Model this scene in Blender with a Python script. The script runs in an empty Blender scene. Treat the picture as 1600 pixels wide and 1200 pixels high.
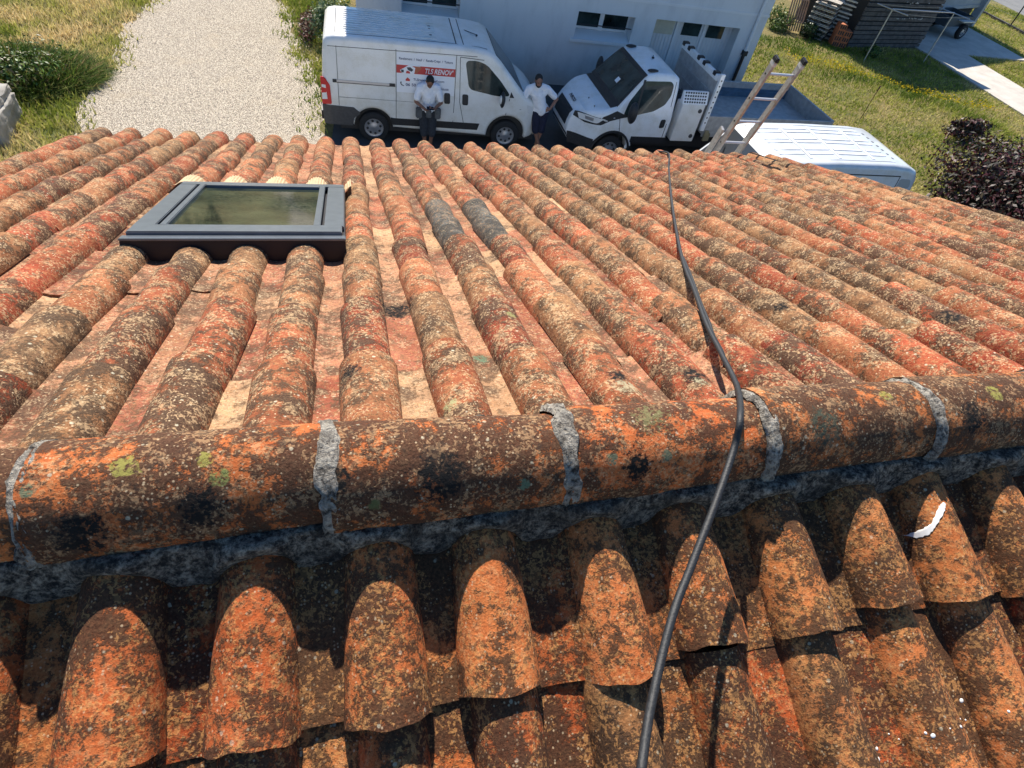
import bpy, bmesh, math, random
import numpy as np
from mathutils import Vector, Matrix
random.seed(7); RNG = np.random.default_rng(7)
PI = math.pi
S = bpy.context.scene
COL = S.collection

# ------------------------------------------------------------------ camera, sky, sun, exposure
F_PX = 913.2
cam_d = bpy.data.cameras.new('camera'); cam = bpy.data.objects.new('camera', cam_d); COL.objects.link(cam)
cam_d.sensor_width = 36.0; cam_d.lens = F_PX / 1600 * 36.0; cam_d.clip_start = 0.02; cam_d.clip_end = 900
Rm = ((0.9677791, -0.2040756, 0.1475017), (-0.0607156, -0.7576304, -0.6498537), (0.2443711, 0.6199591, -0.7456095))
G = 5.79                                    # height of the roof's crest line over the ground
M4 = Matrix.Identity(4)
for r in range(3):
    M4[r][0] = Rm[0][r]; M4[r][1] = -Rm[1][r]; M4[r][2] = -Rm[2][r]
M4[0][3], M4[1][3], M4[2][3] = 0.0, -0.7213, 1.0271 + G
cam.matrix_world = M4
S.camera = cam

SUN_EL = math.radians(45.5); SUN_AZ = math.radians(-1.5)   # azimuth measured from +Y towards +X
w = bpy.data.worlds.new('World'); S.world = w; w.use_nodes = True
nt = w.node_tree; nt.nodes.clear()
sky = nt.nodes.new('ShaderNodeTexSky'); sky.sky_type = 'NISHITA'; sky.sun_disc = False
sky.sun_elevation = SUN_EL; sky.sun_rotation = SUN_AZ; sky.air_density = 1.0; sky.dust_density = 0.3; sky.ozone_density = 5.0
bg = nt.nodes.new('ShaderNodeBackground'); bg.inputs['Strength'].default_value = 0.092
wo = nt.nodes.new('ShaderNodeOutputWorld')
hs = nt.nodes.new('ShaderNodeHueSaturation'); hs.inputs['Saturation'].default_value = 1.15; nt.links.new(sky.outputs[0], hs.inputs['Color']); nt.links.new(hs.outputs[0], bg.inputs[0]); nt.links.new(bg.outputs[0], wo.inputs[0])
sl = bpy.data.lights.new('sun', 'SUN'); sl.energy = 5.0; sl.angle = math.radians(0.55); sl.color = (1.0, 0.93, 0.82)
so = bpy.data.objects.new('sun', sl); COL.objects.link(so)
sd = Vector((math.sin(SUN_AZ) * math.cos(SUN_EL), math.cos(SUN_AZ) * math.cos(SUN_EL), math.sin(SUN_EL)))
so.rotation_euler = sd.to_track_quat('Z', 'Y').to_euler(); so.location = (0, 30, 30)
S.view_settings.view_transform = 'Standard'; S.view_settings.look = 'None'
S.view_settings.exposure = 0.75; S.view_settings.gamma = 1.0
S.render.engine = 'CYCLES'
S.cycles.max_bounces = 6; S.cycles.diffuse_bounces = 3; S.cycles.glossy_bounces = 3; S.cycles.transmission_bounces = 3

# ------------------------------------------------------------------ materials
def new_mat(name):
    m = bpy.data.materials.new(name); m.use_nodes = True
    t = m.node_tree; b = t.nodes['Principled BSDF']
    return m, t, b
class N:
    """tiny node helper"""
    def __init__(s, t): s.t = t
    def n(s, typ, **kw):
        x = s.t.nodes.new(typ)
        for k, v in kw.items(): setattr(x, k, v)
        return x
    def l(s, a, b): s.t.links.new(a, b)
    def noise(s, vec, scale, detail=4, rough=0.55, dist=0.0):
        x = s.n('ShaderNodeTexNoise'); x.inputs['Scale'].default_value = scale; x.inputs['Detail'].default_value = detail
        x.inputs['Roughness'].default_value = rough; x.inputs['Distortion'].default_value = dist
        if vec is not None: s.l(vec, x.inputs['Vector'])
        return x.outputs['Fac']
    def voro(s, vec, scale, feature='F1', rnd=1.0, out='Distance'):
        x = s.n('ShaderNodeTexVoronoi'); x.feature = feature; x.inputs['Scale'].default_value = scale; x.inputs['Randomness'].default_value = rnd
        if vec is not None: s.l(vec, x.inputs['Vector'])
        return x.outputs[out]
    def ramp(s, fac, stops, interp='LINEAR'):
        x = s.n('ShaderNodeValToRGB'); cr = x.color_ramp; cr.interpolation = interp
        while len(cr.elements) > 1: cr.elements.remove(cr.elements[-1])
        for i, (p, c) in enumerate(stops):
            e = cr.elements[0] if i == 0 else cr.elements.new(p)
            e.position = p; e.color = (*c, 1) if len(c) == 3 else c
        s.l(fac, x.inputs['Fac']); return x.outputs['Color']
    def step(s, fac, a, b):
        x = s.n('ShaderNodeMapRange'); x.interpolation_type = 'SMOOTHSTEP'; x.clamp = True
        x.inputs['From Min'].default_value = a; x.inputs['From Max'].default_value = b
        s.l(fac, x.inputs['Value']); return x.outputs['Result']
    def math(s, op, a, b=None):
        x = s.n('ShaderNodeMath'); x.operation = op
        for i, v in enumerate((a, b)):
            if v is None: continue
            if isinstance(v, (int, float)): x.inputs[i].default_value = v
            else: s.l(v, x.inputs[i])
        return x.outputs[0]
    def mix(s, f, a, b, mode='MIX'):
        x = s.n('ShaderNodeMix'); x.data_type = 'RGBA'; x.blend_type = mode
        for sock, v in ((x.inputs[0], f), (x.inputs[6], a), (x.inputs[7], b)):
            if isinstance(v, (int, float)): sock.default_value = v
            elif isinstance(v, tuple): sock.default_value = (*v, 1)
            else: s.l(v, sock)
        return x.outputs[2]
    def obj(s): return s.n('ShaderNodeTexCoord').outputs['Object']
    def pos(s): return s.n('ShaderNodeNewGeometry').outputs['Position']
    def attr(s, name):
        x = s.n('ShaderNodeAttribute'); x.attribute_name = name; return x
    def sep(s, c):
        x = s.n('ShaderNodeSeparateColor'); s.l(c, x.inputs[0]); return x.outputs
    def bump(s, h, b, strength=0.5, dist=0.01):
        x = s.n('ShaderNodeBump'); x.inputs['Strength'].default_value = strength; x.inputs['Distance'].default_value = dist
        s.l(h, x.inputs['Height']); s.l(x.outputs[0], b.inputs['Normal'])

def simple(name, col, rough=0.5, metal=0.0, var=0.0, scale=6.0, coat=0.0, bump=0.0, bscale=60.0, bdist=0.004):
    m, t, b = new_mat(name); n = N(t)
    b.inputs['Roughness'].default_value = rough; b.inputs['Metallic'].default_value = metal
    b.inputs['Base Color'].default_value = (*col, 1)
    if coat: b.inputs['Coat Weight'].default_value = coat; b.inputs['Coat Roughness'].default_value = 0.08
    if var:
        f = n.noise(n.obj(), scale, 5)
        lo = tuple(max(0, c * (1 - var)) for c in col); hi = tuple(min(1, c * (1 + var)) for c in col)
        n.l(n.ramp(f, [(0.3, lo), (0.7, hi)]), b.inputs['Base Color'])
    if bump:
        n.bump(n.noise(n.obj(), bscale, 4), b, bump, bdist)
    return m

# round lichen rosettes and black moss cushions that grow on single tiles: (x, y, z, radius, colour, noise)
GRN = (0.36, 0.42, 0.13); PGR = (0.22, 0.33, 0.2); BLK = (0.012, 0.011, 0.01); CRM = (0.72, 0.62, 0.38); YEL = (0.55, 0.5, 0.12); WHT = (0.75, 0.73, 0.68)
SPOT_RIDGE = [(-0.561, -0.079, 5.84, .013, PGR, .3), (-0.291, -0.047, 5.846, .015, YEL, .3), (-0.266, -0.083, 5.838, .018, GRN, .5),
              (-0.488, -0.14, 5.789, .050, BLK, .6), (0.136, -0.117, 5.818, .052, BLK, 1.2), (0.005, -0.142, 5.786, .013, (0.2, .22, .08), .4),
              (0.304, -0.138, 5.792, .0135, PGR, .2), (0.5, -0.116, 5.818, .0135, PGR, .2), (0.63, -0.12, 5.815, .014, PGR, .2),
              (1.046, -0.096, 5.832, .045, (0.1, .13, .09), .8), (1.264, -0.027, 5.845, .017, YEL, .3), (1.603, -0.043, 5.846, .022, YEL, .3),
              (-0.42, -0.05, 5.846, .02, YEL, 1.6), (0.62, -0.03, 5.84, .035, (0.3, .28, .12), 3.2), (-0.06, -0.10, 5.82, .03, BLK, 1.4), (-0.3, -0.12, 5.80, .04, BLK, 2.0),
              (1.5, -0.10, 5.82, .04, BLK, 2.0), (0.56, -0.13, 5.80, .035, BLK, 2.0)]
SPOT_SLOPE = [(0.174, 0.14, 5.745, .034, (0.62, 0.62, 0.3), 1.0), (0.339, 0.435, 5.56, .026, PGR, .6), (0.659, 0.21, 5.73, .045, BLK, .5), (0.659, 0.165, 5.735, .03, CRM, 2.0),
              (0.877, 0.185, 5.735, .05, BLK, .5), (0.877, 0.15, 5.74, .022, CRM, 2.0), (2.131, 0.487, 5.6, .045, BLK, 1.0), (0.469, 0.603, 5.57, .018, (0.5, .5, .2), .5),
              (1.229, 0.518, 5.6, .028, BLK, .8), (1.914, 0.464, 5.62, .024, CRM, 1.6), (0.119, 0.795, 5.45, .07, BLK, 1.6), (1.49, 0.62, 5.56, .03, BLK, 1.2),
              (1.64, 0.53, 5.6, .018, CRM, 1.4), (0.679, -0.359, 5.659, .011, (0.6, .58, .34), .3), (1.316, -0.275, 5.689, .011, WHT, 2.0), (1.345, -0.262, 5.693, .011, WHT, 2.0),
              (1.275, -0.3, 5.68, .013, WHT, 2.0), (0.98, -0.535, 5.594, .012, PGR, .6), (1.298, -0.287, 5.685, .011, WHT, 2.0), (-0.3, 0.72, 5.53, .03, CRM, 2.2), (-0.05, .32, 5.68, .04, BLK, 2.2)]

def tile_mat(name, spots, stops, dark_lo, dark_hi, speck=1.0, moss=(0.028, 0.022, 0.017), warm=0.55, brn=(0.13, 0.085, 0.05), fleck=1.0, cw=1.5, fcol=(0.66, 0.47, 0.28)):
    m, t, b = new_mat(name); n = N(t); P = n.pos()
    b.inputs['Roughness'].default_value = 0.92; b.inputs['Specular IOR Level'].default_value = 0.25
    a = n.sep(n.attr('tint').outputs['Color'])
    big = n.noise(P, 7.0, 3); mid = n.noise(P, 20.0, 6, 0.65); fine = n.noise(P, 72.0, 6, 0.72); vf = n.noise(P, 200.0, 3, 0.6)
    hue = n.math('ADD', a[0], n.math('MULTIPLY', n.math('SUBTRACT', mid, 0.5), 0.55))
    col = n.ramp(hue, stops)
    col = n.mix(n.step(big, 0.42, 0.66), col, n.mix(warm, col, (0.50, 0.20, 0.075)))
    val = n.math('ADD', 0.62, n.math('MULTIPLY', a[1], 0.62))
    vc = n.n('ShaderNodeCombineColor')
    for i in range(3): n.l(val, vc.inputs[i])
    col = n.mix(1.0, col, vc.outputs[0], 'MULTIPLY')
    # fine grain of the clay
    col = n.mix(n.step(fine, 0.46, 0.62), col, n.mix(0.45, col, (0.60, 0.32, 0.14)))
    # dark lichen crust in clumps made of small dots
    clump = n.math('ADD', n.math('MULTIPLY', mid, 0.5), n.math('MULTIPLY', big, 0.5))
    dots = n.math('ADD', n.math('MULTIPLY', fine, 0.62), n.math('MULTIPLY', vf, 0.38))
    dm = n.math('ADD', n.math('MULTIPLY', clump, cw), dots)
    dm = n.math('ADD', dm, n.math('MULTIPLY', n.math('SUBTRACT', a[2], 0.5), 0.20))
    dm = n.step(dm, dark_lo, dark_hi)
    gr = n.n('ShaderNodeMapRange'); gr.inputs['From Min'].default_value = 0.3; gr.inputs['From Max'].default_value = 0.7; gr.inputs['To Min'].default_value = 0.68; gr.inputs['To Max'].default_value = 1.3; n.l(vf, gr.inputs['Value'])
    gv = n.n('ShaderNodeCombineColor')
    for i in range(3): n.l(gr.outputs[0], gv.inputs[i])
    soft = n.ramp(n.noise(P, 3.3, 4, 0.6), [(0.38, (0.80, 0.74, 0.70)), (0.50, (1.0, 1.0, 1.0)), (0.64, (1.16, 1.22, 1.22))]); col = n.mix(1.0, col, soft, 'MULTIPLY')
    col = n.mix(1.0, col, gv.outputs[0], 'MULTIPLY')
    brown = n.ramp(vf, [(0.35, moss), (0.62, brn)])
    col = n.mix(n.math('MULTIPLY', dm, 0.88), col, brown)
    # cream and pale specks
    mpf = n.n('ShaderNodeMapping'); mpf.inputs['Location'].default_value = (3.1, 7.7, 1.3); n.l(P, mpf.inputs[0]); FV = mpf.outputs[0]
    f1 = n.noise(FV, 125.0, 4, 0.6, 0.6); f2 = n.noise(FV, 17.0, 4, 0.6); f3 = n.noise(FV, 75.0, 5, 0.65)
    fk = n.math('MULTIPLY', n.step(n.math('ADD', f1, n.math('MULTIPLY', n.math('SUBTRACT', f2, 0.5), 0.85)), 0.55, 0.61), 0.62 * fleck)
    col = n.mix(fk, col, fcol)
    dk_ = n.math('MULTIPLY', n.step(n.math('SUBTRACT', f3, n.math('MULTIPLY', n.math('SUBTRACT', f2, 0.5), 0.5)), 0.44, 0.385), 0.62)
    col = n.mix(dk_, col, brn)
    vd = n.voro(P, 150.0); vcell = n.sep(n.voro(P, 150.0, out='Color'))
    sp = n.math('MULTIPLY', n.step(vd, 0.42, 0.22), n.step(vcell[0], 0.80, 0.84))
    sp = n.math('MULTIPLY', sp, n.step(n.noise(P, 15.0, 3), 0.42, 0.56))
    col = n.mix(n.math('MULTIPLY', sp, 0.8 * speck), col, (0.72, 0.55, 0.34))
    vd2 = n.voro(P, 55.0); vc2 = n.sep(n.voro(P, 55.0, out='Color'))
    sp2 = n.math('MULTIPLY', n.step(n.math('ADD', vd2, n.math('MULTIPLY', fine, 0.5)), 0.52, 0.40), n.step(vc2[1], 0.93, 0.95))
    col = n.mix(n.math('MULTIPLY', sp2, 0.75 * speck), col, (0.62, 0.56, 0.40))
    for (x, y, z, r, c, nz) in spots:
        d = n.n('ShaderNodeVectorMath'); d.operation = 'DISTANCE'; n.l(P, d.inputs[0]); d.inputs[1].default_value = (x, y, z)
        dd = n.math('ADD', d.outputs['Value'], n.math('MULTIPLY', n.math('SUBTRACT', fine, 0.5), r * (nz + .6) * 1.8))
        k = n.step(dd, r * 1.12, r * (0.86 if max(c) > .1 else 0.62))
        k = n.math('MULTIPLY', k, n.step(f3, 0.36, 0.50) if max(c) < .1 else n.math('MULTIPLY', 0.85, n.step(f3, 0.40, 0.52)))
        col = n.mix(k, col, tuple(v_ * (0.55 if max(c) > .1 else 1) for v_ in c))
    n.l(col, b.inputs['Base Color'])
    h = n.math('ADD', n.math('MULTIPLY', mid, 0.7), n.math('ADD', n.math('MULTIPLY', fine, 0.8), n.math('MULTIPLY', dm, 0.35)))
    h = n.math('ADD', h, n.math('MULTIPLY', vf, 0.25))
    n.bump(h, b, 0.75, 0.006)
    return m
STOPS = [(0.0, (0.22, 0.040, 0.020)), (0.2, (0.31, 0.056, 0.024)), (0.42, (0.34, 0.090, 0.038)), (0.6, (0.29, 0.110, 0.048)), (0.8, (0.28, 0.140, 0.064)), (1.0, (0.18, 0.10, 0.052))]
mTILE = tile_mat('weathered_canal_tile', SPOT_SLOPE, STOPS, 1.22, 1.33, 1.0, (0.026, 0.018, 0.013), 0.22, (0.092, 0.058, 0.034), 1.0, 1.5, (0.62, 0.41, 0.22))
STOPS_C = [(0.0, (0.22, 0.055, 0.03)), (0.25, (0.28, 0.095, 0.055)), (0.5, (0.31, 0.14, 0.08)), (0.75, (0.36, 0.205, 0.115)), (1.0, (0.40, 0.25, 0.14))]
mCHAN = tile_mat('pale_channel_tile', SPOT_SLOPE, STOPS_C, 1.20, 1.36, 0.8, (0.05, 0.034, 0.025), 0.0, (0.12, 0.066, 0.038), 0.6)
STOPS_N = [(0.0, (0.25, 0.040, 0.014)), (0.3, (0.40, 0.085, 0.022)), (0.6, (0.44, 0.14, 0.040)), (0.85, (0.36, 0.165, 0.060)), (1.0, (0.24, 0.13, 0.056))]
mTILE_NEAR = tile_mat('shade_darkened_lichen_tile', SPOT_SLOPE, STOPS_N, 1.16, 1.26, 0.6, (0.011, 0.008, 0.006), 0.40, (0.055, 0.030, 0.017), 0.8, 1.5, (0.62, 0.30, 0.10))  # lichen crust, its dark tones deepened to blacken the shade on this slope
mRIDGE = tile_mat('ridge_tile_clay', SPOT_RIDGE, STOPS_N, 1.185, 1.285, 0.7, (0.009, 0.007, 0.006), 0.45, (0.045, 0.030, 0.021), 0.6, 1.6, (0.66, 0.40, 0.20))  # lichen tone lowered as well, to blacken the ridge's shaded side

def mortar_mat(name, shift, dk):
    m, t, b = new_mat(name); n = N(t); P = n.pos()
    f = n.noise(P, 42, 8, 0.75); g = n.noise(P, 14, 4); h = n.noise(P, 120, 4, 0.7)
    c = n.ramp(n.math('ADD', n.math('MULTIPLY', f, 0.6), n.math('ADD', n.math('MULTIPLY', h, 0.4), shift)), [(0.43, (0.022, 0.019, 0.017)), (0.49, (0.13, 0.118, 0.105)), (0.55, (0.38, 0.355, 0.32)), (0.63, (0.68, 0.65, 0.58))])
    c = n.mix(n.math('MULTIPLY', n.step(g, 0.45, 0.66), dk), c, n.mix(0.75, c, (0.04, 0.034, 0.028)))
    c = n.mix(1.0, c, (1.0, 0.84, 0.68) if dk > .7 else (1.0, 0.95, 0.88), 'MULTIPLY')  # bedding warmed in colour to offset the blue sky fill
    n.l(c, b.inputs['Base Color']); b.inputs['Roughness'].default_value = 0.95
    n.bump(n.math('ADD', f, h), b, 1.0, 0.02); return m
mMORTAR = mortar_mat('shade_toned_lichen_mortar', 0.01, 0.8); mJOINT = mortar_mat('sun_toned_lichen_mortar', 0.06, 0.4)  # same mortar twice: bedding colour darkened for its shade, joints paled for sun

mGREYTILE = tile_mat('grey_weathered_tile', [], [(0.0, (0.06, 0.06, 0.055)), (0.5, (0.11, 0.11, 0.10)), (1.0, (0.17, 0.16, 0.14))], 1.22, 1.36, 0.8, (0.03, 0.028, 0.024), 0.0, (0.05, 0.046, 0.04), 0.35)
mFRAME = simple('grey_lacquered_aluminium', (0.15, 0.165, 0.185), 0.32, 0.55, 0.12, 20)
mFRAME_D = simple('black_flashing', (0.02, 0.018, 0.02), 0.45, 0.3)
mGLASS = simple('window_glass', (0.022, 0.036, 0.036), 0.04, 0, 0.85, 2.2); mGLASS.node_tree.nodes['Principled BSDF'].inputs['Specular IOR Level'].default_value = 0.32  # broad teal mottling stands in for reflections and the dim interior
def pane_mat():
    m, t, b = new_mat('dusty_roof_window_glass'); n = N(t); P = n.obj()
    f = n.noise(P, 6, 5, 0.6); g = n.noise(P, 70, 4)
    n.l(n.ramp(f, [(0.35, (0.012, 0.016, 0.012)), (0.7, (0.05, 0.06, 0.035))]), b.inputs['Base Color'])
    n.l(n.ramp(g, [(0.35, (0.03,) * 3), (0.75, (0.14,) * 3)]), b.inputs['Roughness'])
    b.inputs['Specular IOR Level'].default_value = 0.7; return m
mPANE = pane_mat()
mAPRON = simple('pleated_beige_flashing', (0.50, 0.35, 0.19), 0.6, 0.0, 0.2, 30)
mCABLE = simple('black_rubber_cable', (0.014, 0.0145, 0.016), 0.6, 0, 0.4, 120, 0, 0.3, 200)
def paint(name, col):
    m, t, b = new_mat(name); n = N(t); P = n.obj()
    f = n.noise(P, 3.0, 6, 0.6); g = n.noise(P, 40, 5, 0.7)
    dirt = tuple(c * s for c, s in zip(col, (0.84, 0.82, 0.76)))
    n.l(n.mix(n.step(n.math('ADD', n.math('MULTIPLY', f, .7), n.math('MULTIPLY', g, .3)), 0.42, 0.68), col, dirt), b.inputs['Base Color'])
    b.inputs['Roughness'].default_value = 0.32; b.inputs['Coat Weight'].default_value = 0.5; b.inputs['Coat Roughness'].default_value = 0.1
    return m
mWHITE = paint('white_van_paint', (0.80, 0.79, 0.76))
mWHITE2 = paint('bright_white_paint', (0.84, 0.85, 0.86))
mWHITE3 = paint('cool_white_paint', (0.62, 0.65, 0.68))
mBLACKP = simple('black_plastic', (0.02, 0.02, 0.022), 0.55, 0, 0.3, 30)
mGREYP = simple('grey_plastic_bumper', (0.055, 0.055, 0.058), 0.6, 0, 0.25, 20)
mSEAM = simple('panel_gap', (0.03, 0.03, 0.03), 0.8)
mGROOVE = simple('roof_groove_grey', (0.17, 0.18, 0.20), 0.6)  # plain dark grey for the strips along the roof ribs
mTYRE = simple('tyre_rubber', (0.015, 0.015, 0.016), 0.85, 0, 0.3, 40)
mRIM = simple('silver_wheel_cover', (0.38, 0.38, 0.4), 0.35, 0.6)
mRED = simple('red_lamp_plastic', (0.55, 0.015, 0.02), 0.25); mLAMPW = simple('clear_lamp_plastic', (0.75, 0.74, 0.72), 0.15)
mDECR = simple('red_vinyl', (0.56, 0.03, 0.03), 0.4); mDECW = simple('white_vinyl', (0.86, 0.86, 0.87), 0.4); mDECB = simple('blue_grey_lettering', (0.12, 0.14, 0.22), 0.5)
mDECK = simple('dark_vinyl', (0.05, 0.05, 0.06), 0.5); mDECO = simple('orange_brown_vinyl', (0.45, 0.12, 0.05), 0.5)
mSTEEL = simple('grey_bed_steel', (0.36, 0.355, 0.345), 0.6, 0.0, 0.2, 8); mBLUE = simple('blue_board', (0.07, 0.14, 0.22), 0.45, 0, 0.2, 6)  # plain blue base colour for the far side board
mALU = simple('scuffed_aluminium', (0.50, 0.47, 0.44), 0.42, 0.55, 0.22, 25); mALU2 = simple('bright_rung_aluminium', (0.75, 0.74, 0.72), 0.35, 0.4)
mCHECK = simple('chequer_plate', (0.55, 0.56, 0.56), 0.4, 0.5)
mSKIN = simple('skin', (0.27, 0.13, 0.085), 0.55, 0, 0.1, 20); mSKIN2 = simple('skin_tanned', (0.22, 0.10, 0.06), 0.55, 0, 0.1, 20)
mSHIRT = simple('white_cotton', (0.87, 0.87, 0.90), 0.85, 0, 0.06, 9, 0, 1.0, 9, 0.05); mNAVY = simple('navy_cloth', (0.012, 0.014, 0.035), 0.9, 0, 0.3, 20)
mDGREY = simple('dark_work_cloth', (0.025, 0.028, 0.035), 0.9, 0, 0.3, 20); mPOUCH = simple('grey_pocket_cloth', (0.10, 0.105, 0.11), 0.9, 0, 0.2, 20)
mHAIR = simple('black_hair', (0.012, 0.010, 0.009), 0.7, 0, 0.3, 60); mSHOE = simple('brown_shoe', (0.08, 0.045, 0.03), 0.7)
mTWOOD = simple('grey_weathered_wood', (0.10, 0.09, 0.085), 0.9, 0, 0.45, 5, 0, 0.5, 30)
mLWOOD = simple('pale_sawn_wood', (0.66, 0.60, 0.52), 0.85, 0, 0.25, 9, 0, 0.4, 30)
mRWOOD = simple('reddish_slat_wood', (0.42, 0.24, 0.16), 0.85, 0, 0.25, 9, 0, 0.4, 30)
mBRICKO = simple('orange_hollow_brick', (0.50, 0.16, 0.07), 0.85, 0, 0.25, 12, 0, 0.5, 30)
mGALV = simple('galvanised_tube', (0.5, 0.51, 0.52), 0.4, 0.5)
mPANEL = simple('grey_wall_panel', (0.36, 0.38, 0.40), 0.7, 0, 0.15, 3)
mRUST = simple('rusty_iron', (0.14, 0.07, 0.045), 0.85, 0.2)
mKERB = simple('pale_concrete', (0.50, 0.47, 0.42), 0.9, 0, 0.25, 6, 0, 0.6, 30)
mCREAM = simple('cream_wood_panel', (0.55, 0.53, 0.42), 0.7, 0, 0.1, 8)

def wall_mat(name, base, dirt=0.35):
    m, t, b = new_mat(name); n = N(t); P = n.pos()
    f = n.noise(P, 0.9, 6, 0.65); g = n.noise(P, 30, 5, 0.7)
    mp = n.n('ShaderNodeMapping'); mp.inputs['Scale'].default_value = (1.4, 1.4, 0.45); n.l(P, mp.inputs[0])
    st = n.noise(mp.outputs[0], 1.6, 6, 0.65)
    zz = n.n('ShaderNodeSeparateXYZ'); n.l(P, zz.inputs[0])
    low = n.step(n.math('ADD', zz.outputs[2], n.math('MULTIPLY', n.math('SUBTRACT', f, .5), 1.2)), 0.9, 0.0)
    d = tuple(c * 0.55 for c in base)
    c = n.mix(n.math('MULTIPLY', n.step(st, 0.45, 0.75), dirt), base, d)
    c = n.mix(n.math('MULTIPLY', low, 0.55), c, (0.16, 0.155, 0.13))
    n.l(c, b.inputs['Base Color']); b.inputs['Roughness'].default_value = 0.92
    n.bump(g, b, 0.35, 0.006); return m
mWALL = wall_mat('off_white_render', (0.70, 0.715, 0.72), .3); mWALL2 = wall_mat('painted_band', (0.76, 0.77, 0.77), 0.15)

def gravel_mat():
    m, t, b = new_mat('limestone_gravel'); n = N(t); P = n.pos()
    v = n.voro(P, 50, out='Color'); vd = n.voro(P, 50); f = n.noise(P, 1.1, 4, 0.6); g = n.noise(P, 12, 4, 0.7); q = n.noise(P, 0.35, 3)
    s = n.sep(v)[0]
    c = n.ramp(s, [(0.0, (0.22, 0.17, 0.12)), (0.16, (0.52, 0.43, 0.32)), (0.45, (0.74, 0.63, 0.48)), (1.0, (0.88, 0.78, 0.62))])
    c = n.mix(n.step(vd, 0.36, 0.66), c, (0.16, 0.135, 0.11))
    c = n.mix(n.math('MULTIPLY', n.step(g, .50, .68), 0.4), c, (0.36, 0.31, 0.25))
    c = n.mix(n.math('MULTIPLY', n.step(f, 0.54, 0.7), 0.35), c, (0.45, 0.36, 0.25))
    n.l(c, b.inputs['Base Color']); b.inputs['Roughness'].default_value = 0.95
    n.bump(n.math('SUBTRACT', n.math('MULTIPLY', g, 0.6), vd), b, 0.9, 0.02); return m
mGRAVEL = gravel_mat()
def lawn_mat():
    m, t, b = new_mat('dry_lawn_soil'); n = N(t); P = n.pos()
    f = n.noise(P, 0.8, 6, 0.65); g = n.noise(P, 9, 6, 0.75); h = n.noise(P, 45, 4, 0.7)
    c = n.ramp(f, [(0.34, (0.10, 0.14, 0.028)), (0.5, (0.23, 0.19, 0.06)), (0.66, (0.36, 0.26, 0.10))])
    c = n.mix(n.step(g, 0.48, 0.66), c, n.mix(0.6, c, (0.05, 0.07, 0.015)))
    c = n.mix(n.step(h, 0.5, 0.65), c, n.mix(0.5, c, (0.45, 0.34, 0.15)))
    n.l(c, b.inputs['Base Color']); b.inputs['Roughness'].default_value = 1.0
    n.bump(n.math('ADD', g, h), b, 1.0, 0.06); return m
mLAWN = lawn_mat()
def conc_mat(name, c0, c1):
    m, t, b = new_mat(name); n = N(t); P = n.pos()
    f = n.noise(P, 1.5, 7, 0.7); g = n.noise(P, 30, 5, 0.7)
    n.l(n.mix(n.math('MULTIPLY', g, 0.5), n.ramp(f, [(0.35, c0), (0.65, c1)]), tuple(x * .7 for x in c0)), b.inputs['Base Color'])
    b.inputs['Roughness'].default_value = 0.9; n.bump(g, b, 0.4, 0.005); return m
mSLAB = conc_mat('concrete_slab', (0.46, 0.42, 0.37), (0.66, 0.61, 0.54))
mROAD = conc_mat('asphalt_road', (0.16, 0.16, 0.16), (0.22, 0.22, 0.21))
mCOURT = conc_mat('asphalt_yard', (0.045, 0.048, 0.052), (0.08, 0.082, 0.085))
def attr_mat(name, rough=0.8, trans=0.25, spec=0.2):
    m, t, b = new_mat(name); n = N(t); a = n.attr('tint')
    n.l(a.outputs['Color'], b.inputs['Base Color']); b.inputs['Roughness'].default_value = rough; b.inputs['Specular IOR Level'].default_value = spec
    if trans:
        tr = n.n('ShaderNodeBsdfTranslucent'); n.l(a.outputs['Color'], tr.inputs[0])
        ms = n.n('ShaderNodeMixShader'); ms.inputs[0].default_value = trans
        n.l(b.outputs[0], ms.inputs[1]); n.l(tr.outputs[0], ms.inputs[2])
        n.l(ms.outputs[0], t.nodes['Material Output'].inputs['Surface'])
    return m
mBLADE = attr_mat('grass_blades', 0.8, 0.3); mLEAF = attr_mat('leaf_surface', 0.5, 0.2, 0.4)
mTRUNK = simple('bark', (0.10, 0.075, 0.055), 0.95, 0, 0.4, 12, 0, 0.8, 20)

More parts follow.
